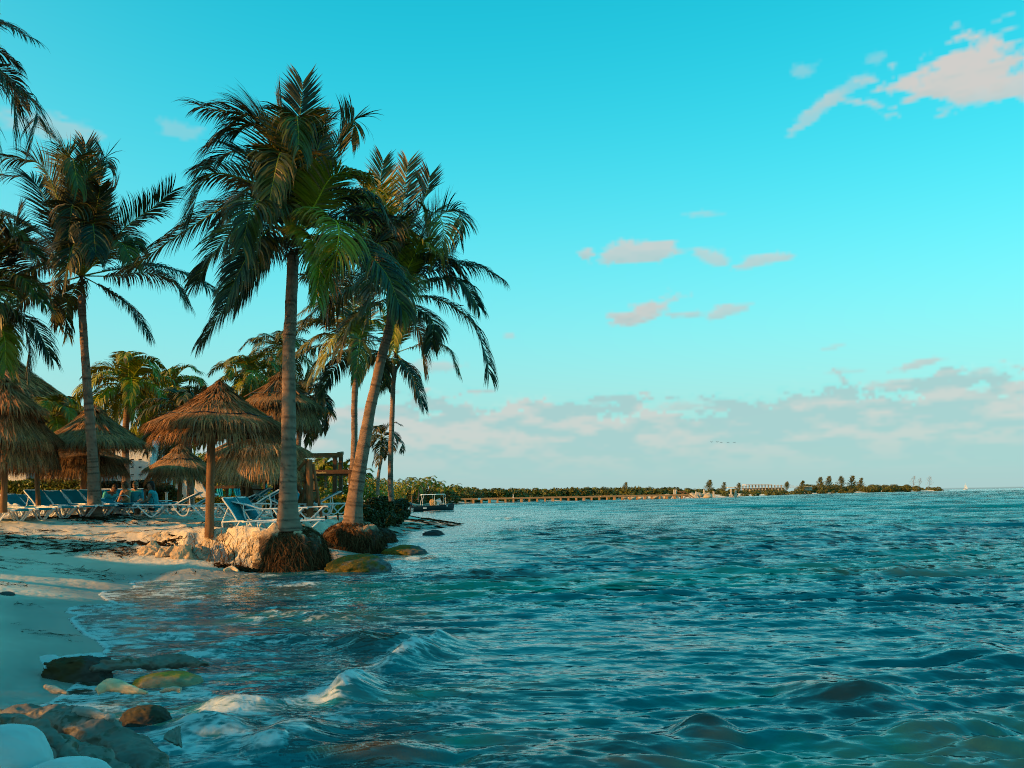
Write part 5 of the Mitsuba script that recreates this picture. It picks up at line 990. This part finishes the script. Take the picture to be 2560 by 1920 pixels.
c = pz(377, 1268, 27.75); part(hb, 'bag_body', pillow(c, .13, .06, .11, 3, .2, 3.5, .03), M_BLACK, True); part(hb, 'strap', tube(catmull([c + [-.1, 0, .08], c + [-.05, 0, .3], c + [.04, 0, .3], c + [.1, 0, .08]], 16), .008, 6), M_BLACK, True)
sb = thing('straw_tote', 'open straw tote bag with a pale rim handle between the seated people', 'bag')
c = pz(303, 1262, 29.2); part(sb, 'basket', tube(np.array([c + [0, 0, -.14], c + [0, 0, 0], c + [0, 0, .10]]), [.13, .17, .2], 18), M('tote', two(principled(rgb(.10, .06, .03), .8, .2))), True); part(sb, 'handle', tube(catmull([c + [-.22, 0, .08], c + [-.1, 0, .26], c + [.12, 0, .30], c + [.26, 0, .22]], 18), .012, 8), M_WHITE, True)
def cap(hd, fd, u, s):
    m = ico(3, .102); m.vertices = m.vertices[:, :1] * s + m.vertices[:, 1:2] * fd + np.maximum(m.vertices[:, 2:3], -.01) * u * .95 + hd + u * .035 - fd * .01
    b = trimesh.convex.convex_hull(np.array([hd + u * .03 + fd * f + s * w + u * z for f, w in ((.08, .075), (.08, -.075), (.17, .05), (.17, -.05), (.185, 0)) for z in (0, .01)])); return cat(m, b)
person('man in white cap and rust brown shirt sitting beside the hut ladder', pz(773, 1285, 28.4), .35, sit(.12, face=(-.5, .8, -.1), knees=.2), TAN, [('shirt', TORSO + [('shL', 'elL'), ('shR', 'elR')], .022, (.20, .085, .02)), ('trousers', [('pelvis', 'hipL'), ('pelvis', 'hipR'), ('hipL', 'kneeL'), ('hipR', 'kneeR'), ('kneeL', 'ankL'), ('kneeR', 'ankR')], .016, (.015, .015, .015))], (.03, .02, .015), .0, [('cap', cap, (.6, .58, .55))], 1.06)
bp = thing('beach_bag', 'round tan beach bag lying on the lounger right of the main trunk', 'bag'); c = pz(772, 1283, 27.2); part(bp, 'bag_body', pillow(c, .17, .14, .11, 8, .2), M('tan_cloth', two(principled(rgb(.45, .28, .15), .8, .2))), True); part(bp, 'grip', tube(catmull([c + [-.09, 0, .09], c + [0, 0, .15], c + [.09, 0, .09]], 12), .012, 6), M_WOOD, True)
tb = thing('side_table', 'small round pale table beside the round hedge', 'table'); c = pz(402, 1253, 31.0)
part(tb, 'table_top', tube(np.array([c, c + [0, 0, .03]]), .36, 24), M_WHITE); part(tb, 'leg', bar([c[0], c[1], ground(c[0], c[1])], c, .03, .03), M_METAL, True)
sg = thing('path_light', 'small grey post light in front of the round hedge', 'light'); c = pz(416, 1252, 33); part(sg, 'post', beam([c[0], c[1], c[2] - .35], [c[0], c[1], c[2] + .28], .08, .08), M_WHITE); part(sg, 'cap', box(c[0], c[1], c[2] + .30, .10, .10, .03), M_METAL)

# ---------------------------------------------------------------- fishing boat, pier, pilings, sailboat
def hull(L, B, D, n=26, rise=.35):
    P = []
    for i in range(n):
        f = i / (n - 1); w = B / 2 * (1 - max(0, (f - .45) / .55) ** 2.2) * (.86 + .14 * min(1, f * 4)); sh = D * (.78 + rise * f ** 2.2); keel = -.25 + .35 * max(0, (f - .7) / .3) ** 2
        ring = [(-w, sh), (-w * .96, sh * .55), (-w * .82, .05), (-w * .45, keel * .7), (0, keel), (w * .45, keel * .7), (w * .82, .05), (w * .96, sh * .55), (w, sh)]
        P.append([(f * L - .06 * L * (1 - a[1] / D) * max(0, f - .6), a[0], a[1]) for a in ring])
    return np.array(P)
bt = thing('fishing_boat', 'dark hulled open fishing boat with a white canopy moored off the sand spit', 'boat')
BP, BYAW, BL, BB, BD = at(1032, 1277, 112.0), math.radians(14), 5.1, 1.75, .78
bc_, bs_ = math.cos(BYAW), math.sin(BYAW)
def bt_place(m): 
    v = m.vertices; m2 = trimesh.Trimesh(np.stack([BP[0] + v[:, 0] * bc_ - v[:, 1] * bs_, BP[1] + v[:, 0] * bs_ + v[:, 1] * bc_, v[:, 2]], -1), m.faces, process=False); return m2
HP = hull(BL, BB, BD); g = grid_mesh(HP); inn = HP.copy(); inn[..., 1] *= .93; inn[..., 2] = np.maximum(inn[..., 2] + .01, .12); gi = grid_mesh(inn[:, ::-1])
tr_ = trimesh.Trimesh(np.vstack([HP[0], HP[0].mean(0)]), [[i, i + 1, 9] for i in range(8)], process=False)
M_HULL = M('dark_hull', two(principled(rgb(.006, .020, .026), .3, .5)))
part(bt, 'hull', bt_place(cat(g, tr_)), M_HULL, 35); part(bt, 'inside', bt_place(gi), M_WHITE, 35)
part(bt, 'gunwale', bt_place(cat(*[tube(HP[:, k], .035, 6) for k in (0, 8)])), M_HULL, True)
part(bt, 'stripe', bt_place(tube(HP[6:, 2] * [1, 1.01, 1] + [0, -.012, -.02], .025, 6)), M_WHITE, True)
part(bt, 'name_plate', bt_place(box(1.35, -BB / 2 - .005, .40, .42, .03, .14)), M_WHITE, label='small pale nameplate on the hull side')
part(bt, 'bow_mark', bt_place(box(4.1, -.62, .62, .13, .04, .12, rz=.45)), M_WHITE)
dk = [[f * BL, s * BB / 2 * (1 - max(0, (f - .45) / .55) ** 2.2) * .95, BD * (.78 + .35 * f ** 2.2) + .02] for f in np.linspace(.74, 1, 8) for s in (-1, 1)]
part(bt, 'foredeck', bt_place(trimesh.convex.convex_hull(np.array([[*p] for p in dk] + [[p[0], p[1], p[2] - .05] for p in dk]))), M_WHITE)
for i, y in enumerate((-.38, .38)):
    o = part(bt, 'outboard_motor', bt_place(trimesh.convex.convex_hull(np.array([[-.05, y - .16, .72], [-.05, y + .16, .72], [-.55, y - .14, .70], [-.55, y + .14, .70], [-.1, y - .15, 1.12], [-.1, y + .15, 1.12], [-.45, y - .12, 1.15], [-.45, y + .12, 1.15], [-.58, y, .9]])).subdivide_loop(1)), M('motor%d' % i, two(principled(rgb(.008, .05, .075), .35, .5))), True)
    put(o + '__shaft', bt_place(beam([-.28, y, .75], [-.30, y, -.2], .16, .1)), M_BLACK); put(o + '__bracket', bt_place(box(-.05, y, .6, .2, .2, .3)), M_BLACK)
for x, y in [(1.15, -.7), (1.15, .7), (2.55, -.78), (2.55, .78), (3.85, -.66), (3.85, .66)]:
    part(bt, 'canopy_pole', bt_place(bar([x + (-.12 if x < 2 else 0), y, .75], [x + (.06 if x < 2 else 0), y, 1.98], .025, .025, 6)), M_WHITE, True)
part(bt, 'canopy', bt_place(cat(box(1.85, 0, 1.99, 1.7, 1.7, .05), box(1.85, 0, 2.04, 1.5, 1.4, .05))), M_WHITE, label='white front half of the canopy')
part(bt, 'canopy', bt_place(cat(box(3.28, 0, 2.00, 1.2, 1.7, .05), box(3.28, 0, 2.05, 1.1, 1.4, .05))), M('canopy_blue', two(principled(rgb(.20, .48, .55), .7, .3))), label='pale blue rear half of the canopy')
part(bt, 'windshield', bt_place(beam([3.2, -.5, .95], [2.95, -.5, 1.45], .04, .6)), M_METAL); part(bt, 'console', bt_place(box(2.9, 0, .75, .5, .7, .7, b=.06)), M_WHITE)
for x in (.8, 1.7): part(bt, 'bench', bt_place(box(x, 0, .48, .3, 1.5, .06)), M_WHITE)
net = rock(2.45, -.25, 1.05, .42, .4, .42, 9, 0, .5, 4); part(bt, 'net_heap', bt_place(net), M_ROCK, True, color=np.array([.42, .26, .11]) * (.4 + 1.1 * meshkit.fbm(net.vertices * 9, 3, 2))[:, None], label='heap of tan fishing net under the canopy')

M_PIER = M('sunlit_timber', two(principled(mikit.proc(lambda p, n, uv: dmix((.30, .16, .07), (.48, .28, .13), dfbm(p.x * .8, p.y * .8, p.z * 2, 3))), .8, .2)))  # wood colour lightened so the pier looks sunlit
pier = thing('pier', 'long low wooden pier on posts crossing the water to the far rocks', 'pier')
A, B = np.array([*at(1062, 1256, 268.0)[:2], 1.20]), np.array([*at(1722, 1238, 284.0)[:2], 1.25])
nd = 34
for i in range(nd):
    a, b = A + (B - A) * i / nd, A + (B - A) * (i + 1) / nd
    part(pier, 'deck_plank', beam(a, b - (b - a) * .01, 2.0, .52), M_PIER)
    if i > 0:
        c = a + [0, -.9, 0]; w = .55 if i % 4 else .8
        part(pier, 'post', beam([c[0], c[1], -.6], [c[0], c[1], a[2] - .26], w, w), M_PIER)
    if i % 2: part(pier, 'post', beam([a[0], a[1] + 1.2, -.6], [a[0], a[1] + 1.2, a[2] - .26], .3, .3), M_DARKWOOD)
part(pier, 'signal_post', beam(at(1283, 1245, 268), at(1283, 1236, 268), .2, .2), M_WHITE)
part(pier, 'bollard', cat(box(*(at(1198, 1247, 258)), .7, .7, .5)), M_WHITE)
M_CONC = M('pale_concrete', two(principled(mikit.proc(lambda p, n, uv: dmix((.40, .34, .27), (.58, .50, .40), dfbm(p.x * 1.5, p.y, p.z * 2, 3))), .9, .2)))
for i, (px, top, bot, Y) in enumerate([(1685, 1224, 1246, 312), (1690, 1224, 1246, 313), (1740, 1229, 1244, 330), (1744, 1230, 1244, 331), (1760, 1224, 1244, 335), (1764, 1232, 1243, 336), (1784, 1228, 1244, 336), (1828, 1222, 1241, 345), (1839, 1224, 1241, 346)]):
    t = thing('mooring_dolphin', ['tall pale paired pile at the pier end, left one', 'tall pale paired pile at the pier end, right one', 'short paired pale pile past the ramp, left one', 'short paired pale pile past the ramp, right one', 'tall single pale pile on splayed feet left of centre', 'short stub pile beside the tall splayed one', 'pale pile on splayed feet standing alone in open water', 'left of the two outermost pale piles', 'right of the two outermost pale piles'][i], 'piling')
    p, q = at(px, bot, Y), at(px, top, Y); part(t, 'pile', beam([p[0], p[1], -.8], q, .55, .55), M_CONC)
    for s in (-1, 1): part(t, 'strut', bar([p[0] + s * 1.0, p[1] - .3, -.5], [p[0] + s * .15, p[1], p[2] + 1.3], .2, .16, 6), M_CONC, True)
rp = thing('loading_ramp', 'brown timber ramp with cross bracing at the end of the pier', 'ramp')
for (a, b) in [((1692, 1228), (1712, 1229)), ((1712, 1229), (1735, 1245)), ((1692, 1236), (1728, 1243)), ((1694, 1244), (1712, 1230)), ((1698, 1229), (1726, 1244)), ((1710, 1245), (1722, 1237))]: part(rp, 'timber', beam(at(*a, 322), at(*b, 322), .28, .28), M_WOOD)
r_ = np.random.default_rng(4)
for i in range(46):
    px = r_.uniform(1560, 1785); Y = 330 + r_.uniform(-6, 8) + (px - 1560) * .03; s = r_.uniform(.5, 1.2); c = at(px, 1241, Y)
    m = rock(c[0], c[1], .25 + r_.uniform(0, 1.2) * (1 if px > 1720 else .5), s * 1.3, s, s * .8, i, 0, .3, 2); single('breakwater_rock', 'tan boulder of the rock breakwater at the end of the pier', 'rock', m, M_ROCK, True, 'breakwater boulders', color=np.array([.46, .37, .25]) * (.6 + .8 * meshkit.fbm(m.vertices, 3, i))[:, None])
sb_ = thing('sailboat', 'tiny white sailboat on the horizon at right', 'sailboat'); c = at(2414, 1221, 1500.0)
part(sb_, 'hull', trimesh.convex.convex_hull(np.array([[c[0] + x, c[1] + y, z] for x, y, z in [(-4, 0, 1.2), (4.5, 0, 1.4), (0, -1.4, 1.2), (0, 1.4, 1.2), (-3.4, 0, -.3), (3.2, 0, -.3)]])), M_WHITE)
for n_, pts in (('mainsail', [(-3.0, 2.2), (.2, 2.2), (.2, 10.5)]), ('jib', [(.5, 1.8), (4.0, 1.6), (.5, 9.0)])): part(sb_, n_, upright(trimesh.creation.extrude_polygon(Polygon([(c[0] + x, z) for x, z in pts]), .05, engine='earcut'), c[1]), M_WHITE)
part(sb_, 'mast', bar([c[0] + .35, c[1], 1], [c[0] + .35, c[1], 11], .1, .08, 6), M_WHITE)
for i, (px, py) in enumerate([(1779, 1105), (1793, 1105), (1803, 1106), (1820, 1107), (1836, 1107)]):
    c = at(px, py, 420.0); t = thing('bird', 'tiny dark bird flying in a line over the sea below the clouds', 'bird', 'birds flying in a line')
    part(t, 'body', trimesh.Trimesh(ico(2).vertices * [.26, .14, .11] + c, ico(2).faces, process=False), M_BLACK, True)
    for s in (-1, 1): part(t, 'wing', trimesh.Trimesh(np.array([c + [-.08, 0, .03], c + [.11, 0, .03], c + [.07 * s + .07, 0, .15] + np.array([s * .36, 0, 0]), c + [s * .75, .1, .01], c + [0, 0, -.02]]), [[0, 1, 2], [0, 2, 3], [4, 2, 1], [4, 3, 2], [0, 3, 4]], process=False), M_BLACK)
# ---------------------------------------------------------------- shrubs, hedges, far woods
def leaves(centres, radii, n, size, seed, col, var=.5, squash=.8, shell=.45, lean=None):
    """leaf-sized facets through the volume of several overlapping blobs"""
    r = np.random.default_rng(seed); C = np.asarray(centres, float); R = np.asarray(radii, float); R = R[:, None] * np.array([1, 1, squash]) if R.ndim == 1 else R
    w = R.prod(1) ** (2 / 3); k = r.choice(len(C), n, p=w / w.sum()); d = unit(r.normal(0, 1, (n, 3))); q = r.uniform(shell, 1, n) ** .5
    lump = .72 + .5 * meshkit.fbm(d * 2.3 + k[:, None] * 3.7, 3, seed)
    p = C[k] + d * R[k] * (q * lump)[:, None]
    nrm = unit(d * .6 + r.normal(0, .6, (n, 3)) + [0, 0, .35]); a = unit(np.cross(nrm, r.normal(0, 1, (n, 3)))); b = np.cross(nrm, a)
    s = size * r.uniform(.55, 1.4, n)[:, None]
    v = np.stack([p - a * s, p - b * s * .45 + nrm * s * .1, p + a * s, p + b * s * .45 + nrm * s * .1], 1).reshape(-1, 3); o = (np.arange(n) * 4)[:, None]
    f = np.concatenate([o + np.array([0, 1, 2]), o + np.array([0, 2, 3])]); cl = meshkit.fbm(p * .9 / max(R.mean(), .5) + seed, 3, seed + 2)
    c = np.array(col) * (r.uniform(1 - var, 1 + var, n) * (.55 + .9 * cl))[:, None]
    return trimesh.Trimesh(v, f, process=False), np.repeat(c, 4, 0)
def shrub(label, blobs, n, size, seed, col, name='shrub', cat_='shrub', group=None, stem=True, kind=None):
    """blobs: (px, py, Y, radius in px)"""
    C = [at(x, y, Y) for x, y, Y, r in blobs]; R = [r / FOCAL * Y for x, y, Y, r in blobs]; m, c = leaves(C, R, n, size, seed, col)
    t = thing(name, label, cat_, group, kind); part(t, 'foliage', m, M_LEAF, False, color=c)
    if stem:
        for i, p in enumerate(C[:4]): z = ground(p[0], p[1]); part(t, 'stem', bar([p[0], p[1], z - .1], p, .05, .02, 6), M_DARKWOOD, True)
    return t
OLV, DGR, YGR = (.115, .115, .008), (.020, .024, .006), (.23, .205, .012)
def hedge(label, x0, x1, y0, y1, Y, depth, n, size, seed, col, roundness=.0):
    r = np.random.default_rng(seed); a, b = at(x0, y1, Y), at(x1, y0, Y); m = n; t = thing('hedge', label, 'hedge')
    u = r.uniform(0, 1, (m, 3)); face = r.integers(0, 3, m); u[face == 0, 1] = r.uniform(0, .12, (face == 0).sum()); u[face == 1, 2] = r.uniform(.9, 1.02, (face == 1).sum())
    p = np.stack([a[0] + (b[0] - a[0]) * u[:, 0], Y + depth * u[:, 1], a[2] + (b[2] - a[2]) * u[:, 2]], -1); p += (meshkit.fbm(p * 2.4, 3, seed)[:, None] - .5) * .22
    nrm = unit(r.normal(0, .6, (m, 3)) + [0, -.4, .4]); q = unit(np.cross(nrm, r.normal(0, 1, (m, 3)))); w = np.cross(nrm, q); s = size * r.uniform(.6, 1.4, m)[:, None]
    v = np.stack([p - q * s, p - w * s * .5, p + q * s, p + w * s * .5], 1).reshape(-1, 3); o = (np.arange(m) * 4)[:, None]; f = np.concatenate([o + np.array([0, 1, 2]), o + np.array([0, 2, 3])])
    part(t, 'foliage', trimesh.Trimesh(v, f, process=False), M_LEAF, False, color=np.repeat(np.array(col) * r.uniform(.4, 1.6, m)[:, None], 4, 0))
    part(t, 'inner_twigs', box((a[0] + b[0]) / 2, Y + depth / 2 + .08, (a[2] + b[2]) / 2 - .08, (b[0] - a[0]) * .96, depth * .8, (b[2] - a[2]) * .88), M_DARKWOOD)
hedge('dark clipped hedge along the glass front behind the raised loungers', -30, 215, 1200, 1262, 36.0, 1.0, 5200, .07, 1, OLV)
hedge('dark low hedge on the white wall right of the palm trunk', 250, 372, 1203, 1224, 41.0, 1.2, 3400, .07, 2, DGR)
shrub('round clipped hedge ball beside the seated group', [(405, 1236, 34.5, 38), (385, 1244, 34.2, 30), (424, 1246, 34.2, 28)], 5200, .06, 3, (.075, .07, .010), 'hedge', 'hedge')
hedge('low hedge strip behind the towel lounger', 455, 612, 1243, 1262, 38.0, 1.0, 3200, .07, 4, OLV)
hedge('low sunlit hedge strip between the hut legs', 655, 720, 1238, 1268, 36.0, 1.2, 2400, .07, 5, (.10, .10, .012))
r_ = np.random.default_rng(3)
def wood(label, rng_, n, size, seed, col, name='thicket', kind='stuff', squash=.75):
    C, R = [], []
    for (x0, x1, yt0, yt1, Y0, Y1, rad, cnt) in rng_:
        for i in range(cnt):
            f = (i + r_.uniform(.1, .9)) / cnt; Y = Y0 + (Y1 - Y0) * f + r_.uniform(0, Y0 * .06); x = x0 + (x1 - x0) * f; yt = yt0 + (yt1 - yt0) * f + r_.uniform(-3, 4); R_ = rad * r_.uniform(.7, 1.25) / FOCAL * Y
            top = at(x, yt, Y); z = top[2] - R_ * squash * .8
            while z > .2: C.append([top[0] + r_.uniform(-.3, .3) * R_, Y + r_.uniform(-.3, .5) * R_, z]); R.append(R_); z -= R_ * squash * 1.1
    m, c = leaves(C, R, n, size, seed, col, var=.55, squash=squash)
    return single(name, label, 'thicket', m, M_LEAF, False, kind=kind, color=c)
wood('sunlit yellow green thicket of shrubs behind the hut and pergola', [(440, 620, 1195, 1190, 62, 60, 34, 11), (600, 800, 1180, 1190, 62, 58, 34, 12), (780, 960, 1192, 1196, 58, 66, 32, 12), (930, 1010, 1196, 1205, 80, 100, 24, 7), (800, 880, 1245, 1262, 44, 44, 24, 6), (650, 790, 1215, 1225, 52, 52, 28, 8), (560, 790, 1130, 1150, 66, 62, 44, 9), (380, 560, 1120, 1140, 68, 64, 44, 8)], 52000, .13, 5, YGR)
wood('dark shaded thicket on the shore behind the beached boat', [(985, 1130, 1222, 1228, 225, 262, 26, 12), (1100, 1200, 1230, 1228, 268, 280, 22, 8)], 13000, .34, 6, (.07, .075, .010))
shrub('dark sea grape bush overhanging the water right of the leaning palm', [(935, 1266, 40, 28), (962, 1262, 43, 27), (985, 1268, 45, 24), (1005, 1262, 48, 20), (915, 1280, 38, 22), (950, 1285, 40, 24), (930, 1302, 39, 32), (962, 1294, 43, 32), (992, 1290, 46, 24), (1010, 1284, 48, 16)], 14000, .08, 7, (.038, .042, .008))
shrub('bright leafy bush below the pergola beam', [(815, 1262, 36, 24), (845, 1262, 36.5, 28), (862, 1255, 37, 22)], 5200, .09, 8, YGR)
wood('long low mangrove belt along the far shore', [(1120, 1300, 1220, 1226, 285, 300, 17, 26), (1300, 1520, 1224, 1222, 305, 330, 16, 34), (1520, 1700, 1222, 1222, 345, 380, 15, 30), (1700, 1860, 1224, 1226, 395, 470, 14, 28), (1860, 2010, 1228, 1226, 480, 640, 12, 26), (2000, 2180, 1212, 1220, 700, 790, 16, 22), (2140, 2300, 1214, 1216, 760, 840, 14, 22), (2250, 2360, 1216, 1221, 800, 860, 8, 12), (1090, 1165, 1243, 1242, 270, 279, 11, 10), (1165, 1295, 1242, 1240, 279, 299, 11, 18), (1295, 1440, 1240, 1238, 299, 321, 10, 20), (1440, 1600, 1238, 1236, 321, 343, 10, 20), (1800, 1916, 1234, 1232, 410, 456, 9, 16), (1916, 2030, 1232, 1229, 458, 664, 8, 18), (2030, 2140, 1228, 1226, 664, 720, 7, 16)], 110000, .55, 9, (.095, .095, .012))
FP = 'far coconut palms of the grove by the boat'
for i, (px, top, Y) in enumerate([(1010, 1196, 228), (1030, 1190, 236), (1046, 1200, 232), (1058, 1192, 246), (1074, 1188, 250), (1088, 1202, 252), (1100, 1200, 258), (1118, 1212, 262), (1140, 1206, 270), (1178, 1216, 292)]):
    make_palm('far coconut palm in the grove behind the moored boat, ' + ['leftmost', 'second from left', 'third from left', 'fourth from left', 'fifth from left', 'sixth from left', 'seventh from left', 'eighth from left', 'right of the boat canopy', 'rightmost, standing apart'][i], None, [(px, 1254), (px, (top + 14 + 1254) / 2), (px + r_.uniform(-3, 3), top + 16)], [3.2, 2.6, 2.4], Y, 300 + i, crown=(px, top + 14), filler=15, R=2.9, n=24, ribs=False, L=1.0, W=.13, segs=3, olive=1.5, rand_el=(-.7, 1.3), group=FP)
for i, (px, py, Y, rr) in enumerate([(812, 1165, 60, 40), (862, 1172, 66, 30), (700, 1195, 62, 40), (470, 1190, 60, 44), (905, 1195, 75, 34)]):
    make_palm(['yellow green palm top above the lettered beam', 'small palm top behind the right pergola post', 'low palm between the hut poles', 'palm over the hedge left of the big parasol post', 'low lit palm between the two slim trunks'][i], None, [(px, 1258), (px + 2, py + 34), (px, py + 6)], [7, 6, 6], Y, 330 + i, crown=(px, py), filler=15, R=rr / FOCAL * Y * 1.35, n=30, ribs=False, L=1.0, W=.10, segs=3, olive=1.6, rand_el=(-.7, 1.3))
# casuarinas and bare trees on the far point
def feathery(label, px, top, bot, Y, seed, col, bare=False, lean=.12, group=None):
    r = np.random.default_rng(seed); t = thing('casuarina_tree', label, 'tree', group); b, q = at(px, bot, Y), at(px, top, Y); h = q[2] - b[2]; q = q + [h * lean, 0, 0]
    part(t, 'trunk', bar(b - [0, 0, .5], q, h * .02, h * .004, 6, 6), M_DARKWOOD, True); V, Fc, C = [], [], []; n = 120
    for i in range(n):
        f = r.uniform(.02, 1.0) ** .9; p = b + (q - b) * f; a = r.uniform(0, 6.28); d = unit(np.array([math.cos(a), math.sin(a), r.uniform(.5, 1.3)])); L = h * .46 * (1.15 - f) * r.uniform(.6, 1.2) + h * .05
        for j in range(3 if bare else 16):
            s = p + d * L * r.uniform(.15, 1); e = s + unit(d + r.normal(0, .45, 3) + [.25, 0, .1]) * h * r.uniform(.06, .13); w = np.array([0, 0, h * (.0045 if bare else .014)]) + r.normal(0, .003 * h, 3)
            V += [s - w, s + w, e]; Fc.append([len(V) - 3, len(V) - 2, len(V) - 1]); C += [np.array(col) * r.uniform(.5, 1.5)] * 3
    part(t, 'crown', trimesh.Trimesh(np.array(V), Fc, process=False), M_LEAF, False, color=np.array(C))
for i, (px, top, bot, Y, bare, lab) in enumerate([(2048, 1195, 1222, 700, 0, 'wind blown casuarina, leftmost of the tall ones on the far point'), (2070, 1193, 1222, 705, 0, 'wind blown casuarina, second of the tall ones on the far point'), (2100, 1193, 1224, 715, 0, 'broad casuarina in the middle of the far point'), (2128, 1192, 1224, 720, 0, 'tall dark casuarina right of the broad one on the far point'), (2150, 1197, 1224, 730, 0, 'rightmost tall dark casuarina on the far point'),
    (1770, 1203, 1236, 420, 0, 'dark feathery casuarina above the mangroves behind the piles'), (1808, 1208, 1234, 430, 0, 'small dark casuarina right of the feathery one'), (1845, 1209, 1232, 440, 0, 'small leaning casuarina left of the unfinished building'), (1965, 1206, 1230, 600, 0, 'small casuarina in front of the right end of the unfinished building'), (2005, 1204, 1228, 640, 0, 'slim casuarina right of the unfinished building'),
    (2282, 1192, 1218, 800, 1, 'bare pale tree, left one on the low point'), (2298, 1196, 1218, 805, 1, 'bare pale tree, middle one on the low point'), (2322, 1192, 1218, 815, 1, 'bare brownish tree, right one on the low point'), (1562, 1207, 1228, 350, 0, 'thin tree sticking out of the mangrove belt above the pier')]):
    feathery(lab, px, top, bot, Y, 400 + i, (.10, .098, .02) if not bare else (.22, .17, .12), bool(bare))
# unfinished concrete building on the far shore
ub = thing('unfinished_building', 'long pale unfinished concrete building above the far mangroves', 'building'); UY = 660.0
for (x0, x1, y) in [(1845, 1985, 1213), (1865, 1930, 1210), (1855, 1960, 1218), (1820, 1850, 1217), (1975, 2030, 1216)]: part(ub, 'floor_slab', wall_px(x0, y, x1, y + 2.2, UY, 12), M_CONC)
for x in range(1857, 1960, 8): part(ub, 'column', wall_px(x, 1212, x + 1.6, 1228, UY + 1, 1), M_CONC)
part(ub, 'back_wall', wall_px(1856, 1219, 1960, 1230, UY + 8, .4), M_CONC); part(ub, 'end_wall', wall_px(2012, 1217, 2030, 1226, UY + 4, 3), M_CONC)

# ---------------------------------------------------------------- unseen shelters and palms added beyond the left edge to shade the beach
SHADE_PARASOLS = [(-13.2, 9.4, 2.45), (-11.2, 6.2, 2.4), (-18.6, 17.4, 2.6), (-17.2, 14.9, 2.5), (-15.2, 7.4, 2.6), (-8.4, .9, 2.3)]
for i, (x, y, h) in enumerate(SHADE_PARASOLS):
    t = thing('thatched_parasol', 'unseen thatched parasol added beyond the left edge to shade the beach', 'parasol', 'added shade parasols beyond the left edge'); z = ground(x, y)
    m, c = thatch_mesh(x, y, z + h + .7, [(.03, 0, 1.75, -1.05), (1.5, -1.0, 1.8, -1.45)], 500 + i, n=2600, wid=.04); part(t, 'thatch', m, M_STRAW, False, color=c); part(t, 'post', bar([x, y, z - .2], [x, y, z + h], .1, .09), M_WOOD, True)
for i, (x, y, hgt) in enumerate([(-17.5, 11.6, 7.6), (-20.6, 24.0, 5.8), (-14.5, 5.2, 6.0), (-15.5, 3.0, 8.2), (-12.6, 1.6, 6.2), (-12.4, 4.7, 4.3), (-23.4, 11.8, 12.7), (-21.0, 11.2, 9.0)]):
    t = thing('coconut_palm', 'unseen coconut palm added beyond the left edge to shade trunks and beach', 'palm tree', 'added shade palms beyond the left edge'); z = ground(x, y); c = np.array([x + .4, y, z + hgt])
    m, col = trunk_mesh([(x, y, z - .2), (x + .1, y, z + hgt * .5), c], [.22, .16, .14], 600 + i, n=60, flare=.3); part(t, 'trunk', m, M_BARK, True, color=col); random_fronds(t, c, 2.7 if i in (1, 5) else 3.6, 22, 610 + i, -.9, 1.3, n=60, L=1.05, W=.055, olive=.3)
